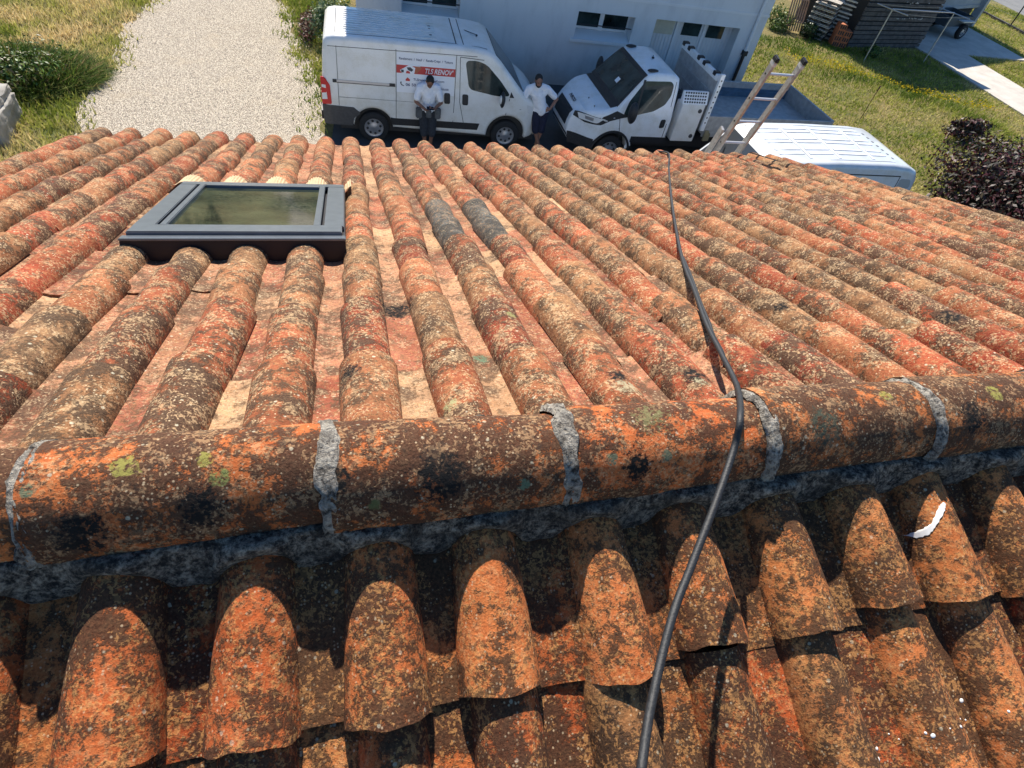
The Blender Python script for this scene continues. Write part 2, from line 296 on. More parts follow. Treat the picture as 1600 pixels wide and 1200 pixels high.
# ------------------------------------------------------------------ mesh helpers
class MB:
    def __init__(s): s.v = []; s.f = []; s.m = []
    def add(s, vs, fs, mi=0):
        o = len(s.v); s.v += [tuple(x) for x in vs]; s.f += [tuple(i + o for i in f) for f in fs]; s.m += [mi] * len(fs); return s
    def box(s, x0, x1, y0, y1, z0, z1, mi=0, rot=None, piv=None):
        vs = [(x, y, z) for z in (z0, z1) for y in (y0, y1) for x in (x0, x1)]
        if rot is not None:
            p = Vector(piv if piv else ((x0 + x1) / 2, (y0 + y1) / 2, (z0 + z1) / 2)); vs = [tuple(rot @ (Vector(v) - p) + p) for v in vs]
        return s.add(vs, [(0, 2, 3, 1), (4, 5, 7, 6), (0, 1, 5, 4), (2, 6, 7, 3), (0, 4, 6, 2), (1, 3, 7, 5)], mi)
    def beam(s, a, b, wx, wy, mi=0, up=(0, 0, 1)):
        a = Vector(a); b = Vector(b); d = (b - a).normalized(); u = Vector(up)
        if abs(d.dot(u)) > 0.98: u = Vector((0, 1, 0))
        sx = d.cross(u).normalized(); sy = sx.cross(d).normalized()
        vs = [p + sx * i * wx / 2 + sy * j * wy / 2 for p in (a, b) for j in (-1, 1) for i in (-1, 1)]
        return s.add(vs, [(0, 2, 3, 1), (4, 5, 7, 6), (0, 1, 5, 4), (2, 6, 7, 3), (0, 4, 6, 2), (1, 3, 7, 5)], mi)
    def tube(s, pts, r, n=10, mi=0, cap=True):
        pts = [Vector(p) for p in pts]; rs = r if isinstance(r, (list, tuple)) else [r] * len(pts)
        o = []; prev = None
        for i, p in enumerate(pts):
            d = (pts[min(i + 1, len(pts) - 1)] - pts[max(i - 1, 0)]).normalized()
            if prev is None:
                u = d.orthogonal().normalized()
            else:
                u = (prev - d * prev.dot(d)).normalized()
            prev = u; w_ = d.cross(u)
            o += [p + (u * math.cos(k * 2 * PI / n) + w_ * math.sin(k * 2 * PI / n)) * rs[i] for k in range(n)]
        fs = [(i * n + k, i * n + (k + 1) % n, (i + 1) * n + (k + 1) % n, (i + 1) * n + k) for i in range(len(pts) - 1) for k in range(n)]
        if cap: fs += [tuple(range(n - 1, -1, -1)), tuple((len(pts) - 1) * n + k for k in range(n))]
        return s.add(o, fs, mi)
    def ell(s, c, r, mi=0, nu=12, nv=8, rot=None):
        vs = []; fs = []
        for j in range(nv + 1):
            ph = PI * j / nv
            for i in range(nu):
                th = 2 * PI * i / nu
                v = Vector((r[0] * math.sin(ph) * math.cos(th), r[1] * math.sin(ph) * math.sin(th), r[2] * math.cos(ph)))
                if rot is not None: v = rot @ v
                vs.append(Vector(c) + v)
        for j in range(nv):
            for i in range(nu): fs.append((j * nu + i, (j + 1) * nu + i, (j + 1) * nu + (i + 1) % nu, j * nu + (i + 1) % nu))
        return s.add(vs, fs, mi)
    def prism(s, poly, a, b, axis='y', mi=0):
        def p(u, w_, t): return {'y': (u, t, w_), 'z': (u, w_, t), 'x': (t, u, w_)}[axis]
        n = len(poly); vs = [p(u, w_, a) for u, w_ in poly] + [p(u, w_, b) for u, w_ in poly]
        return s.add(vs, [tuple(range(n)), tuple(range(2 * n - 1, n - 1, -1))] + [(i, (i + 1) % n, n + (i + 1) % n, n + i) for i in range(n)], mi)
    def lathe(s, prof, c, axis='y', n=28, mi=0):
        vs = []
        for (r, t) in prof:
            for k in range(n):
                a = 2 * PI * k / n
                vs.append((c[0] + r * math.cos(a), c[1] + t, c[2] + r * math.sin(a)))
        m_ = len(prof); fs = [(i * n + k, i * n + (k + 1) % n, (i + 1) * n + (k + 1) % n, (i + 1) * n + k) for i in range(m_ - 1) for k in range(n)]
        return s.add(vs, fs, mi)
    def build(s, name, mats, parent=None, smooth=False, bevel=0.0, recalc=True):
        me = bpy.data.meshes.new(name); me.from_pydata(s.v, [], s.f)
        mats = mats if isinstance(mats, (list, tuple)) else [mats]
        for m in mats: me.materials.append(m)
        me.polygons.foreach_set('material_index', s.m)
        if recalc:
            bm = bmesh.new(); bm.from_mesh(me); bmesh.ops.recalc_face_normals(bm, faces=bm.faces)
            if bevel: bmesh.ops.bevel(bm, geom=bm.edges[:], offset=bevel, segments=2, affect='EDGES', clamp_overlap=True)
            bm.to_mesh(me); bm.free()
        return link(me, name, parent, smooth)
def link(me, name, parent=None, smooth=False):
    if smooth:
        me.polygons.foreach_set('use_smooth', [True] * len(me.polygons))
        if smooth != 'full':
            try: me.set_sharp_from_angle(angle=math.radians(40))
            except Exception: pass
    o = bpy.data.objects.new(name, me); COL.objects.link(o)
    if parent is not None: o.parent = parent
    return o
def thing(name, label, cat, loc=(0, 0, 0), rz=0.0, group=None):
    o = bpy.data.objects.new(name, None); o.empty_display_size = 0.3; COL.objects.link(o)
    o.location = loc; o.rotation_euler = (0, 0, rz); tag(o, label, cat, group); return o
def tag(o, label, cat, group=None):
    o['label'] = label; o['category'] = cat
    if group: o['group'] = group
    return o
def kind(o, k): o['kind'] = k; return o
def np_mesh(name, verts, faces, mat, parent=None, tint=None, smooth=False):
    """verts (n,3), faces (m,k) with the same k; tint (n,3)"""
    me = bpy.data.meshes.new(name); k = faces.shape[1]
    me.vertices.add(len(verts)); me.vertices.foreach_set('co', np.ascontiguousarray(verts, dtype=np.float32).ravel())
    me.loops.add(faces.size); me.loops.foreach_set('vertex_index', np.ascontiguousarray(faces, dtype=np.int32).ravel())
    me.polygons.add(len(faces)); me.polygons.foreach_set('loop_start', np.arange(0, faces.size, k, dtype=np.int32))
    me.update(calc_edges=True)
    for m in (mat if isinstance(mat, (list, tuple)) else [mat]): me.materials.append(m)
    if tint is not None:
        a = me.attributes.new('tint', 'FLOAT_COLOR', 'POINT')
        c = np.ones((len(verts), 4), dtype=np.float32); c[:, :3] = tint; a.data.foreach_set('color', c.ravel())
    me.validate()
    return link(me, name, parent, smooth)
def vnoise(x, y, s, seed=0):
    """value noise in numpy"""
    x = np.asarray(x) * s + 100.3 + seed * 17.7; y = np.asarray(y) * s + 57.1 + seed * 9.1
    xi = np.floor(x).astype(int); yi = np.floor(y).astype(int); fx = x - xi; fy = y - yi
    fx = fx * fx * (3 - 2 * fx); fy = fy * fy * (3 - 2 * fy)
    def h(a, b):
        n = (a * 374761393 + b * 668265263 + seed * 1442695) & 0x7fffffff; n = ((n ^ (n >> 13)) * 1274126177) & 0x7fffffff
        return ((n ^ (n >> 16)) & 0xffff) / 65535.0
    return (h(xi, yi) * (1 - fx) + h(xi + 1, yi) * fx) * (1 - fy) + (h(xi, yi + 1) * (1 - fx) + h(xi + 1, yi + 1) * fx) * fy
def fbm(x, y, s, seed=0):
    return (vnoise(x, y, s, seed) * .5 + vnoise(x, y, s * 2.1, seed + 1) * .3 + vnoise(x, y, s * 4.3, seed + 2) * .2)

# ------------------------------------------------------------------ ground, path, slab, road
def sheet(name, poly, z, mat, thick=None):
    b = MB()
    if thick: b.prism(poly, z - thick, z, 'z')
    else: b.add([(x, y, z) for x, y in poly], [tuple(range(len(poly)))])
    return kind(b.build(name, mat), 'structure')
sheet('ground', [(-300, -200), (300, -200), (300, 500), (-300, 500)], 0.0, mLAWN)
lx = [(-5.45 + 0.10 * math.sin(y * 1.7) + 0.07 * math.sin(y * 4.1 + 1) + 0.08 * math.sin(y * 9.3) + max(0, (y - 18)) * 0.07, y) for y in np.arange(-4, 80, 0.35)]
rx = [(-0.62 - 0.115 * (y - 17) * (1 if y > 17 else 0.0) + (0.35 * min(1, (17 - y) / 3) if y < 17 else 0) + 0.12 * math.sin(y * 2.3) + 0.09 * math.sin(y * 5.7), y) for y in np.arange(-4, 80, 0.35)]
b = MB(); rx = [(x - .2 - .35 * min(1, max(0, (y - 17) / 2)), y) for x, y in rx]
b.add([(x, y, .006) for q_ in zip(lx, rx) for x, y in q_], [(2 * k, 2 * k + 1, 2 * k + 3, 2 * k + 2) for k in range(len(lx) - 1)])
kind(b.build('gravel_path', mGRAVEL), 'structure')
sheet('yard', [(-0.35, -4), (15.5, -4), (13.2, 11.0), (12.2, 16.3), (-0.1, 16.3), (-0.4, 12)], 0.010, mCOURT)
sheet('concrete_path', [(23.9, 9), (26.4, 9), (26.4, 22.0), (23.9, 22.0)], 0.05, mSLAB, 0.1)
sheet('concrete_slab', [(23.85, 22.0), (29.95, 22.0), (30.1, 30), (24.2, 30)], 0.05, mSLAB, 0.1)
sheet('road', [(37.3, 5), (46, 5), (46, 90), (37.3, 90)], 0.004, mROAD)

# ------------------------------------------------------------------ grass (stuff)
def blades(name, xs, ys, hs, cols, label, zb=None, wmul=1.0):
    n = len(xs); a = RNG.uniform(0, 2 * PI, n); wd = RNG.uniform(0.010, 0.026, n) * wmul
    lean = RNG.normal(0, 0.45, (n, 2)) * hs[:, None]
    z0 = np.zeros(n) if zb is None else zb
    p0 = np.c_[xs - np.cos(a) * wd, ys - np.sin(a) * wd, z0]; p1 = np.c_[xs + np.cos(a) * wd, ys + np.sin(a) * wd, z0]
    p2 = np.c_[xs + lean[:, 0], ys + lean[:, 1], z0 + hs]
    v = np.stack([p0, p1, p2], 1).reshape(-1, 3); f = np.arange(3 * n).reshape(-1, 3)
    c = np.repeat(cols, 3, axis=0)
    o = np_mesh(name, v, f, mBLADE, tint=c); o['label'] = label; o['category'] = 'grass'; o['kind'] = 'stuff'; return o
def blade_cols(xs, ys, green=0.0, seed=3):
    f = fbm(xs, ys, 0.8, seed) * 1.3 - 0.15 + RNG.normal(0, 0.13, len(xs)) - green
    f = np.clip(f, 0, 1)[:, None]
    G1 = np.array([[0.12, 0.19, 0.025]]); G2 = np.array([[0.38, 0.40, 0.075]]); ST = np.array([[0.80, 0.63, 0.33]])
    c = np.where(f < .5, G1 + (G2 - G1) * f * 2, G2 + (ST - G2) * (f - .5) * 2)
    return c * RNG.uniform(0.65, 1.25, (len(xs), 1))
def scatter(n, x0, x1, y0, y1, keep):
    x = RNG.uniform(x0, x1, n); y = RNG.uniform(y0, y1, n); k = keep(x, y); return x[k], y[k]
px_l = lambda y: -5.45 + 0.10 * np.sin(y * 1.7) + 0.07 * np.sin(y * 4.1 + 1) + np.maximum(0, y - 18) * 0.07
x, y = scatter(90000, -14, -4.3, 8, 27, lambda x, y: x < px_l(y) + RNG.normal(0, .20, len(x)) + (fbm(x, y, 1.2, 4) - .5) * .7)
blades('lawn', x, y, RNG.uniform(0.05, 0.17, len(x)) * (0.7 + 0.9 * fbm(x, y, .7, 9)), blade_cols(x, y, -0.24), 'dry straw coloured grass left of the gravel path')
px_r = lambda y: -1.05 - 0.13 * (y - 17) * (y > 17) + 0.25 * (y < 15)
x, y = scatter(52000, -3.2, 0.35, 11.5, 29, lambda x, y: (x > px_r(y) - .1 + RNG.normal(0, .2, len(x)) + (fbm(x, y, 1.5, 6) - .5) * .9) & (x < -.45 + (y > 14.6) * .75 + (y < 14.6) * np.minimum(0, (y - 14.6) * .0)) & (RNG.uniform(0, 1, len(x)) < np.clip((y - 11.5) / 5.5, 0.02, 1) ** 1.6))
blades('lawn_strip', x, y, RNG.uniform(0.04, 0.14, len(x)), blade_cols(x, y, 0.16, 12), 'narrow strip of green and dry grass between the path and the white van')
inR = lambda x, y: (x > 12.4) & ~((x > 15.3) & (x < 15.31)) & ~((x > 23.85) & (x < 26.45)) & ~((x > 23.8) & (x < 30) & (y > 21.95)) & (y < 22 + (x > 29.9) * 12)
x, y = scatter(150000, 12.4, 37, 7.5, 31, inR)
fl = np.exp(-(((x - 18.6) * .55 + (y - 18.2) * .55) ** 2) / 0.35) * (x < 22) * (x > 16.3)
blades('garden_lawn', x, y, RNG.uniform(0.04, 0.12, len(x)) * (1 + 1.0 * fl), blade_cols(x, y, 0.02 + 0.32 * fl + .35 * ((y > 20.6) & (x < 19.8)), 21), 'mown yellow green garden grass around the clothes line')
x, y = scatter(5200, 15.8, 22.5, 15.5, 20.6, lambda x, y: np.abs((y - 18.25) + (x - 18.5) * .62 + (fbm(x, y, 1.1, 3) - .5) * 1.6) < .38)
c = np.tile(np.array([[0.75, 0.55, 0.02]]), (len(x), 1)) * RNG.uniform(.6, 1.1, (len(x), 1))
o = blades('wildflowers', x, y, RNG.uniform(0.02, 0.05, len(x)), c, 'yellow wildflowers in a band across the garden grass', zb=RNG.uniform(.12, .24, len(x)), wmul=1.5); o['category'] = 'flowers'

# ------------------------------------------------------------------ leafy plants
def leaves(center, radii, n, size, cols, up=0.3, shell=0.55, squash=None, lump=5, seed=1):
    r = np.random.default_rng(seed)
    lc = r.normal(0, 0.55, (lump, 3)); lc /= np.maximum(1, np.linalg.norm(lc, axis=1))[:, None]
    k = r.integers(0, lump, n); d = r.normal(0, 1, (n, 3)); d /= np.linalg.norm(d, axis=1)[:, None]
    rad = r.uniform(shell, 1.0, n) ** .6
    loc = lc[k] * 0.55 + d * (rad * r.uniform(0.35, 0.62, n))[:, None]
    P = np.array(center) + loc * np.array(radii)
    nrm = d * 0.8 + r.normal(0, .6, (n, 3)); nrm[:, 2] += up; nrm /= np.linalg.norm(nrm, axis=1)[:, None]
    t = np.cross(nrm, r.normal(0, 1, (n, 3))); t /= np.linalg.norm(t, axis=1)[:, None]; b = np.cross(nrm, t)
    s = size * r.uniform(.6, 1.3, n)[:, None]
    v = np.stack([P - t * s, P + b * s * .42 + nrm * s * .15, P + t * s, P - b * s * .42 + nrm * s * .15], 1).reshape(-1, 3)
    v[:, 2] = np.maximum(v[:, 2], 0.02)
    f = np.arange(4 * n).reshape(-1, 4)
    c = np.array(cols)[r.integers(0, len(cols), n)] * r.uniform(.55, 1.35, (n, 1))
    return v, f, np.repeat(c, 4, axis=0)
def stems_mb(base, top, n, r0, spread):
    b = MB(); rr = random.Random(int(base[0] * 100))
    for i in range(n):
        a = rr.uniform(0, 2 * PI); e = Vector(top) + Vector((math.cos(a) * spread[0] * rr.uniform(.3, 1), math.sin(a) * spread[1] * rr.uniform(.3, 1), rr.uniform(-.3, .2) * spread[2]))
        m_ = Vector(base).lerp(e, .5) + Vector((rr.uniform(-.1, .1), rr.uniform(-.1, .1), .1))
        b.tube([base, m_, e], [r0, r0 * .6, r0 * .2], 6)
    return b
def shrub(name, label, cat, center, radii, n, size, cols, seed=1, lump=5, group=None, tall=False):
    base = (center[0], center[1], 0.0)
    o = thing(name, label, cat, base, group=group)
    c2 = (0, 0, center[2]); v, f, c = leaves(c2, radii, n, size, cols, seed=seed, lump=lump)
    fo = np_mesh('crown' if tall else 'foliage', v, f, mLEAF, o, tint=c)
    stems_mb((0, 0, 0), (0, 0, center[2]), 7 if not tall else 5, .02 if not tall else .09, radii).build('trunk' if tall else 'stem', mTRUNK, o)
    return o
BURG = [(0.035, 0.014, 0.012), (0.06, 0.014, 0.016), (0.018, 0.018, 0.010), (0.06, 0.045, 0.025), (0.09, 0.016, 0.02), (0.03, 0.03, 0.015)]
GREEN = [(0.07, 0.14, 0.025), (0.12, 0.20, 0.035), (0.04, 0.09, 0.02), (0.2, 0.25, 0.06)]
DKG = [(0.02, 0.05, 0.015), (0.035, 0.075, 0.02), (0.015, 0.03, 0.012)]
shrub('purple_tree', 'dark burgundy leaved tree beyond the right edge of the tiled roof', 'tree', (16.0, 8.7, 1.0), (2.75, 2.4, 1.4), 30000, 0.062, BURG, 5, 22, tall=True)
shrub('purple_shrub', 'small low burgundy leaved plant alone on the garden grass', 'shrub', (19.1, 13.9, 0.35), (1.35, .55, .32), 1200, 0.07, BURG, 6, 6)
# rough green weeds by the low wall at the left
o = thing('weed_clump', 'bushy green weed clump growing over the broken wall left of the gravel path', 'plant', (-6.75, 14.55, 0))
n_ = 16000; a = RNG.uniform(0, 2 * PI, n_); rr_ = np.sqrt(RNG.uniform(0, 1, n_)); xs = np.cos(a) * rr_ * 1.5 - .15 + .35 * np.sin(a) * rr_; ys = np.sin(a) * rr_ * 1.25
hs = RNG.uniform(.2, .6, n_) * (1.05 - rr_ * .7) * (.5 + fbm(xs, ys, 2.2, 8)); wd = RNG.uniform(.008, .022, n_); aa = RNG.uniform(0, 2 * PI, n_)
ln = np.c_[xs * .12 + RNG.normal(0, .2, n_), ys * .12 + RNG.normal(0, .2, n_)]
zb = RNG.uniform(0, .45, n_) * (1 - rr_)
v = np.stack([np.c_[xs - np.cos(aa) * wd, ys - np.sin(aa) * wd, zb], np.c_[xs + np.cos(aa) * wd, ys + np.sin(aa) * wd, zb], np.c_[xs + ln[:, 0], ys + ln[:, 1], zb + hs * .8]], 1).reshape(-1, 3)
cw = np.array([(0.06, .13, .02), (0.10, .19, .03), (0.16, .24, .05), (0.035, .07, .015), (.35, .3, .12)])[RNG.choice(5, n_, p=[.3, .3, .17, .15, .08])] * RNG.uniform(.6, 1.3, (n_, 1))
cw = cw * np.array([[1.25, 1.0, 1.1]])
np_mesh('blades', v, np.arange(3 * n_).reshape(-1, 3), mBLADE, o, tint=np.repeat(cw, 3, axis=0))
v, f, c = leaves((0, 0, .22), (1.6, 1.25, .5), 5200, .045, GREEN + [(0.14, .12, .05)], seed=9, lump=16); np_mesh('foliage', v, f, mLEAF, o, tint=c)
# garden plants round the wood pile
for i, (cx, cy, r_, lb) in enumerate([(17.35, 23.0, .75, 'bright green weeds at the house corner beside the leaning slats'), (18.3, 22.3, .55, 'dark green weeds between the slat panel and the pallet stack'), (17.2, 25.3, 1.3, 'tall dark bush behind the leaning slat panel'), (20.35, 20.75, .42, 'small leafy weed at the foot of the plank shed')]):
    shrub('weed', lb, 'plant', (cx, cy, r_ * .45), (r_, r_, r_ * .7), 1100, .06, GREEN if i in (0, 3) else DKG, 20 + i, 6)
shrub('leafy_shrub', 'pale green shrub against the house corner behind the white van', 'shrub', (-0.15, 17.6, .6), (.8, .8, .7), 1800, .06, [(0.14, .2, .08), (.22, .28, .14), (.07, .12, .04)], 31, 6)
shrub('reddish_shrub', 'low reddish brown plant at the edge of the grass strip', 'shrub', (-0.95, 18.4, .3), (.28, 1.7, .35), 900, .05, [(0.16, .06, .05), (.2, .12, .07), (.08, .05, .03)], 32, 8)
# trees far beyond the path, mirrored in the roof window
for i, (tx, ty, h_, rw) in enumerate([(-9, 42, 6.0, 4.2), (-2, 46, 7.5, 4.6), (6, 44, 6.5, 4.4), (-15, 50, 7.0, 4.8)]):
    shrub('garden_tree', ['round green tree far left beyond the path', 'tall green tree beyond the end of the path', 'green tree behind the white house', 'broad green tree farthest left beyond the dry grass'][i], 'tree', (tx, ty, h_ * .6), (rw, rw, h_ * .45), 3500, .28, GREEN + DKG, 50 + i, 12, tall=True)

# broken low wall at the left edge
def rubble(name, mat, parent, x0, x1, y0, y1, z0, z1, seed, div=14, amp=.035):
    bm = bmesh.new(); bmesh.ops.create_cube(bm, size=1)
    bmesh.ops.subdivide_edges(bm, edges=bm.edges[:], cuts=div, use_grid_fill=True)
    from mathutils import noise
    for v in bm.verts:
        v.co = Vector((x0 + (v.co.x + .5) * (x1 - x0), y0 + (v.co.y + .5) * (y1 - y0), z0 + (v.co.z + .5) * (z1 - z0)))
        v.co += noise.noise_vector(v.co * 2.2 + Vector((seed, 0, 0))) * amp + noise.noise_vector(v.co * 7) * amp * .6 + noise.noise_vector(v.co * 19) * amp * .3
    me = bpy.data.meshes.new(name); bm.to_mesh(me); bm.free(); me.materials.append(mat)
    return link(me, name, parent, 'full')
o = thing('broken_wall', 'pale broken stone wall end under the weeds at the left edge', 'wall', (-6.28, 11.6, 0), math.radians(3))
mSTONE = conc_mat('rough_limestone', (0.22, 0.20, 0.17), (0.50, 0.47, 0.42))
rubble('coping', mSTONE, o, -2.9, -.08, -.03, 1.35, .46, .62, 3, 26)
rubble('wall_body', mSTONE, o, -2.85, -.03, .03, 1.29, -.02, .49, 5, 20, .04)

# ------------------------------------------------------------------ our house with the canal tile roof
A = 0.35108; CA, SA = math.cos(A), math.sin(A)
X_L, X_R = -2.03, 4.43
house = thing('tiled_house', 'house in the foreground under the weathered orange canal tile roof', 'house', (1.2, 0, 0))
HO = (1.2, 0, 0)
def cover(L, w0, w1, t0, t1, c0, c1, nt, nl, th=.013, rg=None, amp=.0022):
    """half round tile: rows along its length; returns verts (x, d, h), faces"""
    vs = []; ph1, ph2 = (rg.uniform(0, 6, 2) if rg is not None else (0, 0))
    for side in (0, 1):
        for j in range(nl + 1):
            s = j / nl; ww = w0 + (w1 - w0) * s - side * th; tt = t0 + (t1 - t0) * s - side * th * .5; cc = c0 + (c1 - c0) * s - side * th
            for i in range(nt + 1):
                a = PI * i / nt
                k = 1 + amp * 6 * math.sin(3 * a + ph1) * math.sin(2.5 * s + ph2)
                ed = (0.0035 * math.sin(i * 12 / nt * .9 + ph1 * 3) + .002 * math.sin(i * 12 / nt * 2.1 + ph2) * math.sin(ph1)) if (j == nl and rg is not None) else 0.0
                vs.append((ww * math.cos(a) * k, L * s + ed, cc - tt + tt * math.sin(a) ** .9 * k))
    n1 = (nt + 1) * (nl + 1); fs = []
    for j in range(nl):
        for i in range(nt):
            q = (j * (nt + 1) + i, j * (nt + 1) + i + 1, (j + 1) * (nt + 1) + i + 1, (j + 1) * (nt + 1) + i)
            fs.append(q[::-1]); fs.append(tuple(k + n1 for k in q))
    for i in range(nt):
        for j0, fl in ((0, 0), (nl, 1)):
            q = (j0 * (nt + 1) + i, j0 * (nt + 1) + i + 1, n1 + j0 * (nt + 1) + i + 1, n1 + j0 * (nt + 1) + i); fs.append(q if not fl else q[::-1])
    for j in range(nl):
        for i0 in (0, nt):
            a_ = j * (nt + 1) + i0; b_ = (j + 1) * (nt + 1) + i0; fs.append((a_, b_, n1 + b_, n1 + a_))
    return np.array(vs), np.array(fs)
def channel(L, w, base, curve, lift, nt, nl):
    vs = []; fs = []
    for side in (0, 1):
        for j in range(nl + 1):
            s = j / nl
            for i in range(nt + 1):
                u = -1 + 2 * i / nt; vs.append((w * u * (1.03 - .08 * s), L * s, base + curve * u * u + lift * (s) - side * .011))
    n1 = (nt + 1) * (nl + 1)
    for j in range(nl):
        for i in range(nt):
            q = (j * (nt + 1) + i, j * (nt + 1) + i + 1, (j + 1) * (nt + 1) + i + 1, (j + 1) * (nt + 1) + i); fs.append(q); fs.append(tuple(k + n1 for k in q[::-1]))
    for i in range(nt):
        for j0 in (0, nl):
            fs.append((j0 * (nt + 1) + i, j0 * (nt + 1) + i + 1, n1 + j0 * (nt + 1) + i + 1, n1 + j0 * (nt + 1) + i))
    return np.array(vs), np.array(fs)
class Tiles:
    def __init__(s): s.V = []; s.F = []; s.T = []; s.n = 0
    def put(s, vf, x, d, h, rg, side, tint, jig=1.0):
        v, f = vf; v = v.copy()
        yaw = rg.normal(0, .013) * jig; roll = rg.normal(0, .03) * jig; pit = rg.normal(0, .006) * jig
        vx = v[:, 0] * math.cos(yaw) - v[:, 1] * math.sin(yaw) + v[:, 2] * roll; vd = v[:, 1] + v[:, 0] * math.sin(yaw); vh = v[:, 2] + v[:, 1] * pit - v[:, 0] * roll
        vx = vx + x + rg.normal(0, .0035) * jig; vd = vd + d + rg.normal(0, .008) * jig; vh = vh + h + rg.normal(0, .003) * jig
        vh = vh + 0.006 * (vnoise(vx, vd, 2.5, 5) - .5) * 2 + .0016 * (vnoise(vx, vd, 60, 8) - .5) * jig
        P = np.c_[vx - HO[0], side * (vd * CA + vh * SA), -vd * SA + vh * CA + G]
        s.V.append(P); s.F.append(f + s.n); s.T.append(np.tile(np.array(tint), (len(P), 1))); s.n += len(P)
    def build(s, name, mat, parent=None):
        V = np.concatenate(s.V); F = np.concatenate(s.F); T = np.concatenate(s.T)
        o = np_mesh(name, V, F, mat, parent, tint=T, smooth='full')
        try: o.data.set_sharp_from_angle(angle=math.radians(50))
        except Exception: pass
        return o
rg = np.random.default_rng(11)
PX = 0.215; X0 = -1.9176; EXP = 0.37; NR = 13; NC = 30
def in_window(i, j): return i in (5, 6, 7, 8) and j in (4, 5)
far = Tiles(); farc = Tiles()
for i in range(NC):
    xr = X0 + PX * i
    for j in range(NR):
        d0 = -0.02 + j * EXP + 0.03 * math.sin(i * 2.1)
        hi = i < 14 and j < 7
        t = np.clip([rg.beta(1.6, 1.7), rg.uniform(.35, .9), rg.uniform(0.1, .9)], 0, 1)
        if in_window(i, j): continue
        if j in (4, 5) and i in (11, 12): continue
        L = .45 if j < NR - 1 else .42
        dd = min(d0, 4.70 - L) if j == NR - 1 else d0
        if i in (5, 6, 7, 8) and j == 3: L = 1.405 - d0
        if i in (5, 6, 7, 8) and j == 6: dd = 2.46; L = .24
        ww = rg.normal(0, .0025)
        far.put(cover(L, .065 + ww, .0745 + ww, .064, .072, -.011, .011, 12 if hi else 9, 5 if hi else 3, rg=rg), xr, dd, 0, rg, 1, t)
for i in range(-1, NC):
    xr = X0 + PX * (i + .5)
    if i == NC - 1: continue
    for j in range(NR):
        d0 = -0.03 + j * EXP
        if i in (5, 6, 7) and j in (4, 5, 6): continue
        t = np.clip([rg.uniform(.1, .95), rg.uniform(.6, 1.0), rg.uniform(0.1, .7)], 0, 1)
        if i == -1: continue
        L = .46 if j < NR - 1 else .32
        farc.put(channel(L, .088, -.080, .038, .012, 8, 3), xr, d0, .016 if (i in (4, 5, 6, 7) and j == 3) else 0, rg, 1, t, .7)
fc_ = farc.build('channel_tiles', mCHAN, house); fc_['label'] = 'pale channel tiles between the cover tiles'
far_slope = far.build('roof_slope', mTILE, house); far_slope['label'] = 'sunlit far slope of mottled canal tiles running down to the eave'
for i in (11, 12):
    for j in (4, 5):
        tt_ = Tiles(); tt_.put(cover(.45, .060, .0735, .062, .072, -.013, .013, 14, 5, rg=rg), X0 + PX * i, -.02 + j * EXP + .03 * math.sin(i * 2.1), 0.001, rg, 1, (.5, .5, .5), .5)
        g_ = tt_.build('grey_cover_tile', mGREYTILE, house); g_['label'] = 'smooth grey replacement tile among the orange ones'
# near slope
near = Tiles(); PXN = 0.2325; XN0 = 0.006 - PXN * 9
NCN = 29
for i in range(NCN):
    xr = XN0 + PXN * i
    for j in range(12):
        hi = 4 < i < 18 and j < 3
        d0 = [0.07, 0.50, 0.89][j] if j < 3 else .89 + (j - 2) * .39
        L = .455 if j else .45
        t = np.clip([rg.beta(1.6, 1.7), rg.uniform(.35, .95), rg.uniform(.1, .9)], 0, 1)
        if j == 0: t[0] = .35 + .35 * rg.uniform(); t[1] = .85; t[2] = rg.uniform(.2, .6)
        d0 += rg.normal(0, .006) - (0.012 * (i - 9) if j == 0 else 0.008 * (i - 9)) * .25
        near.put(cover(L, .066, .084, .084, .100, -.030 if j == 0 else -.014, .014, 18 if hi else 9, 9 if hi else 3, rg=rg, th=.015), xr, d0, 0, rg, -1, t, 1.2)
    for j in range(12):
        if i == NCN - 1: continue
        d0 = 0.05 + j * .39
        t = np.clip([rg.uniform(.1, .8), rg.uniform(.4, .9), rg.uniform(.2, .8)], 0, 1)
        near.put(channel(.47, .092, -.096, .036, .012, 8, 3), xr + PXN / 2, d0, 0, rg, -1, t, .9)
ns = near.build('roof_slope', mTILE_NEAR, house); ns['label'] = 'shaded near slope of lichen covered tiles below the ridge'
# paint splashes on the near slope, dropped on the tile surface
from mathutils.bvhtree import BVHTree
bvh = BVHTree.FromPolygons([tuple(v.co) for v in ns.data.vertices], [tuple(p_.vertices) for p_ in ns.data.polygons])
NRM = Vector((0, -SA, CA))
def drop_on(x, y):
    o_ = Vector((x - HO[0], y, G - abs(y) * math.tan(A))) + NRM * .5
    hit = bvh.ray_cast(o_, -NRM); return (hit[0], hit[1]) if hit[0] is not None else (o_ - NRM * .5, NRM)
mPAINTD = simple('dried_white_paint', (0.78, 0.76, 0.72), 0.6)
for k, (x, y) in enumerate([(1.177, -.696), (1.211, -.699), (1.252, -.706), (1.295, -.711), (1.132, -.70), (1.141, -.705), (1.102, -.714), (1.051, -.725), (1.002, -.724), (1.308, -.715), (1.359, -.697), (1.316, -.678), (1.087, -.703)]):
    c_, n_v = drop_on(x, y); r_ = .0032 + .0012 * ((k * 7) % 3 - 1); b = MB(); b.ell(c_, (r_, r_ * (1.2 if k % 2 else .9), .0015), nu=10, nv=6, rot=n_v.to_track_quat('Z', 'Y').to_matrix()); b.build('paint_drop', mPAINTD, house, smooth=True)
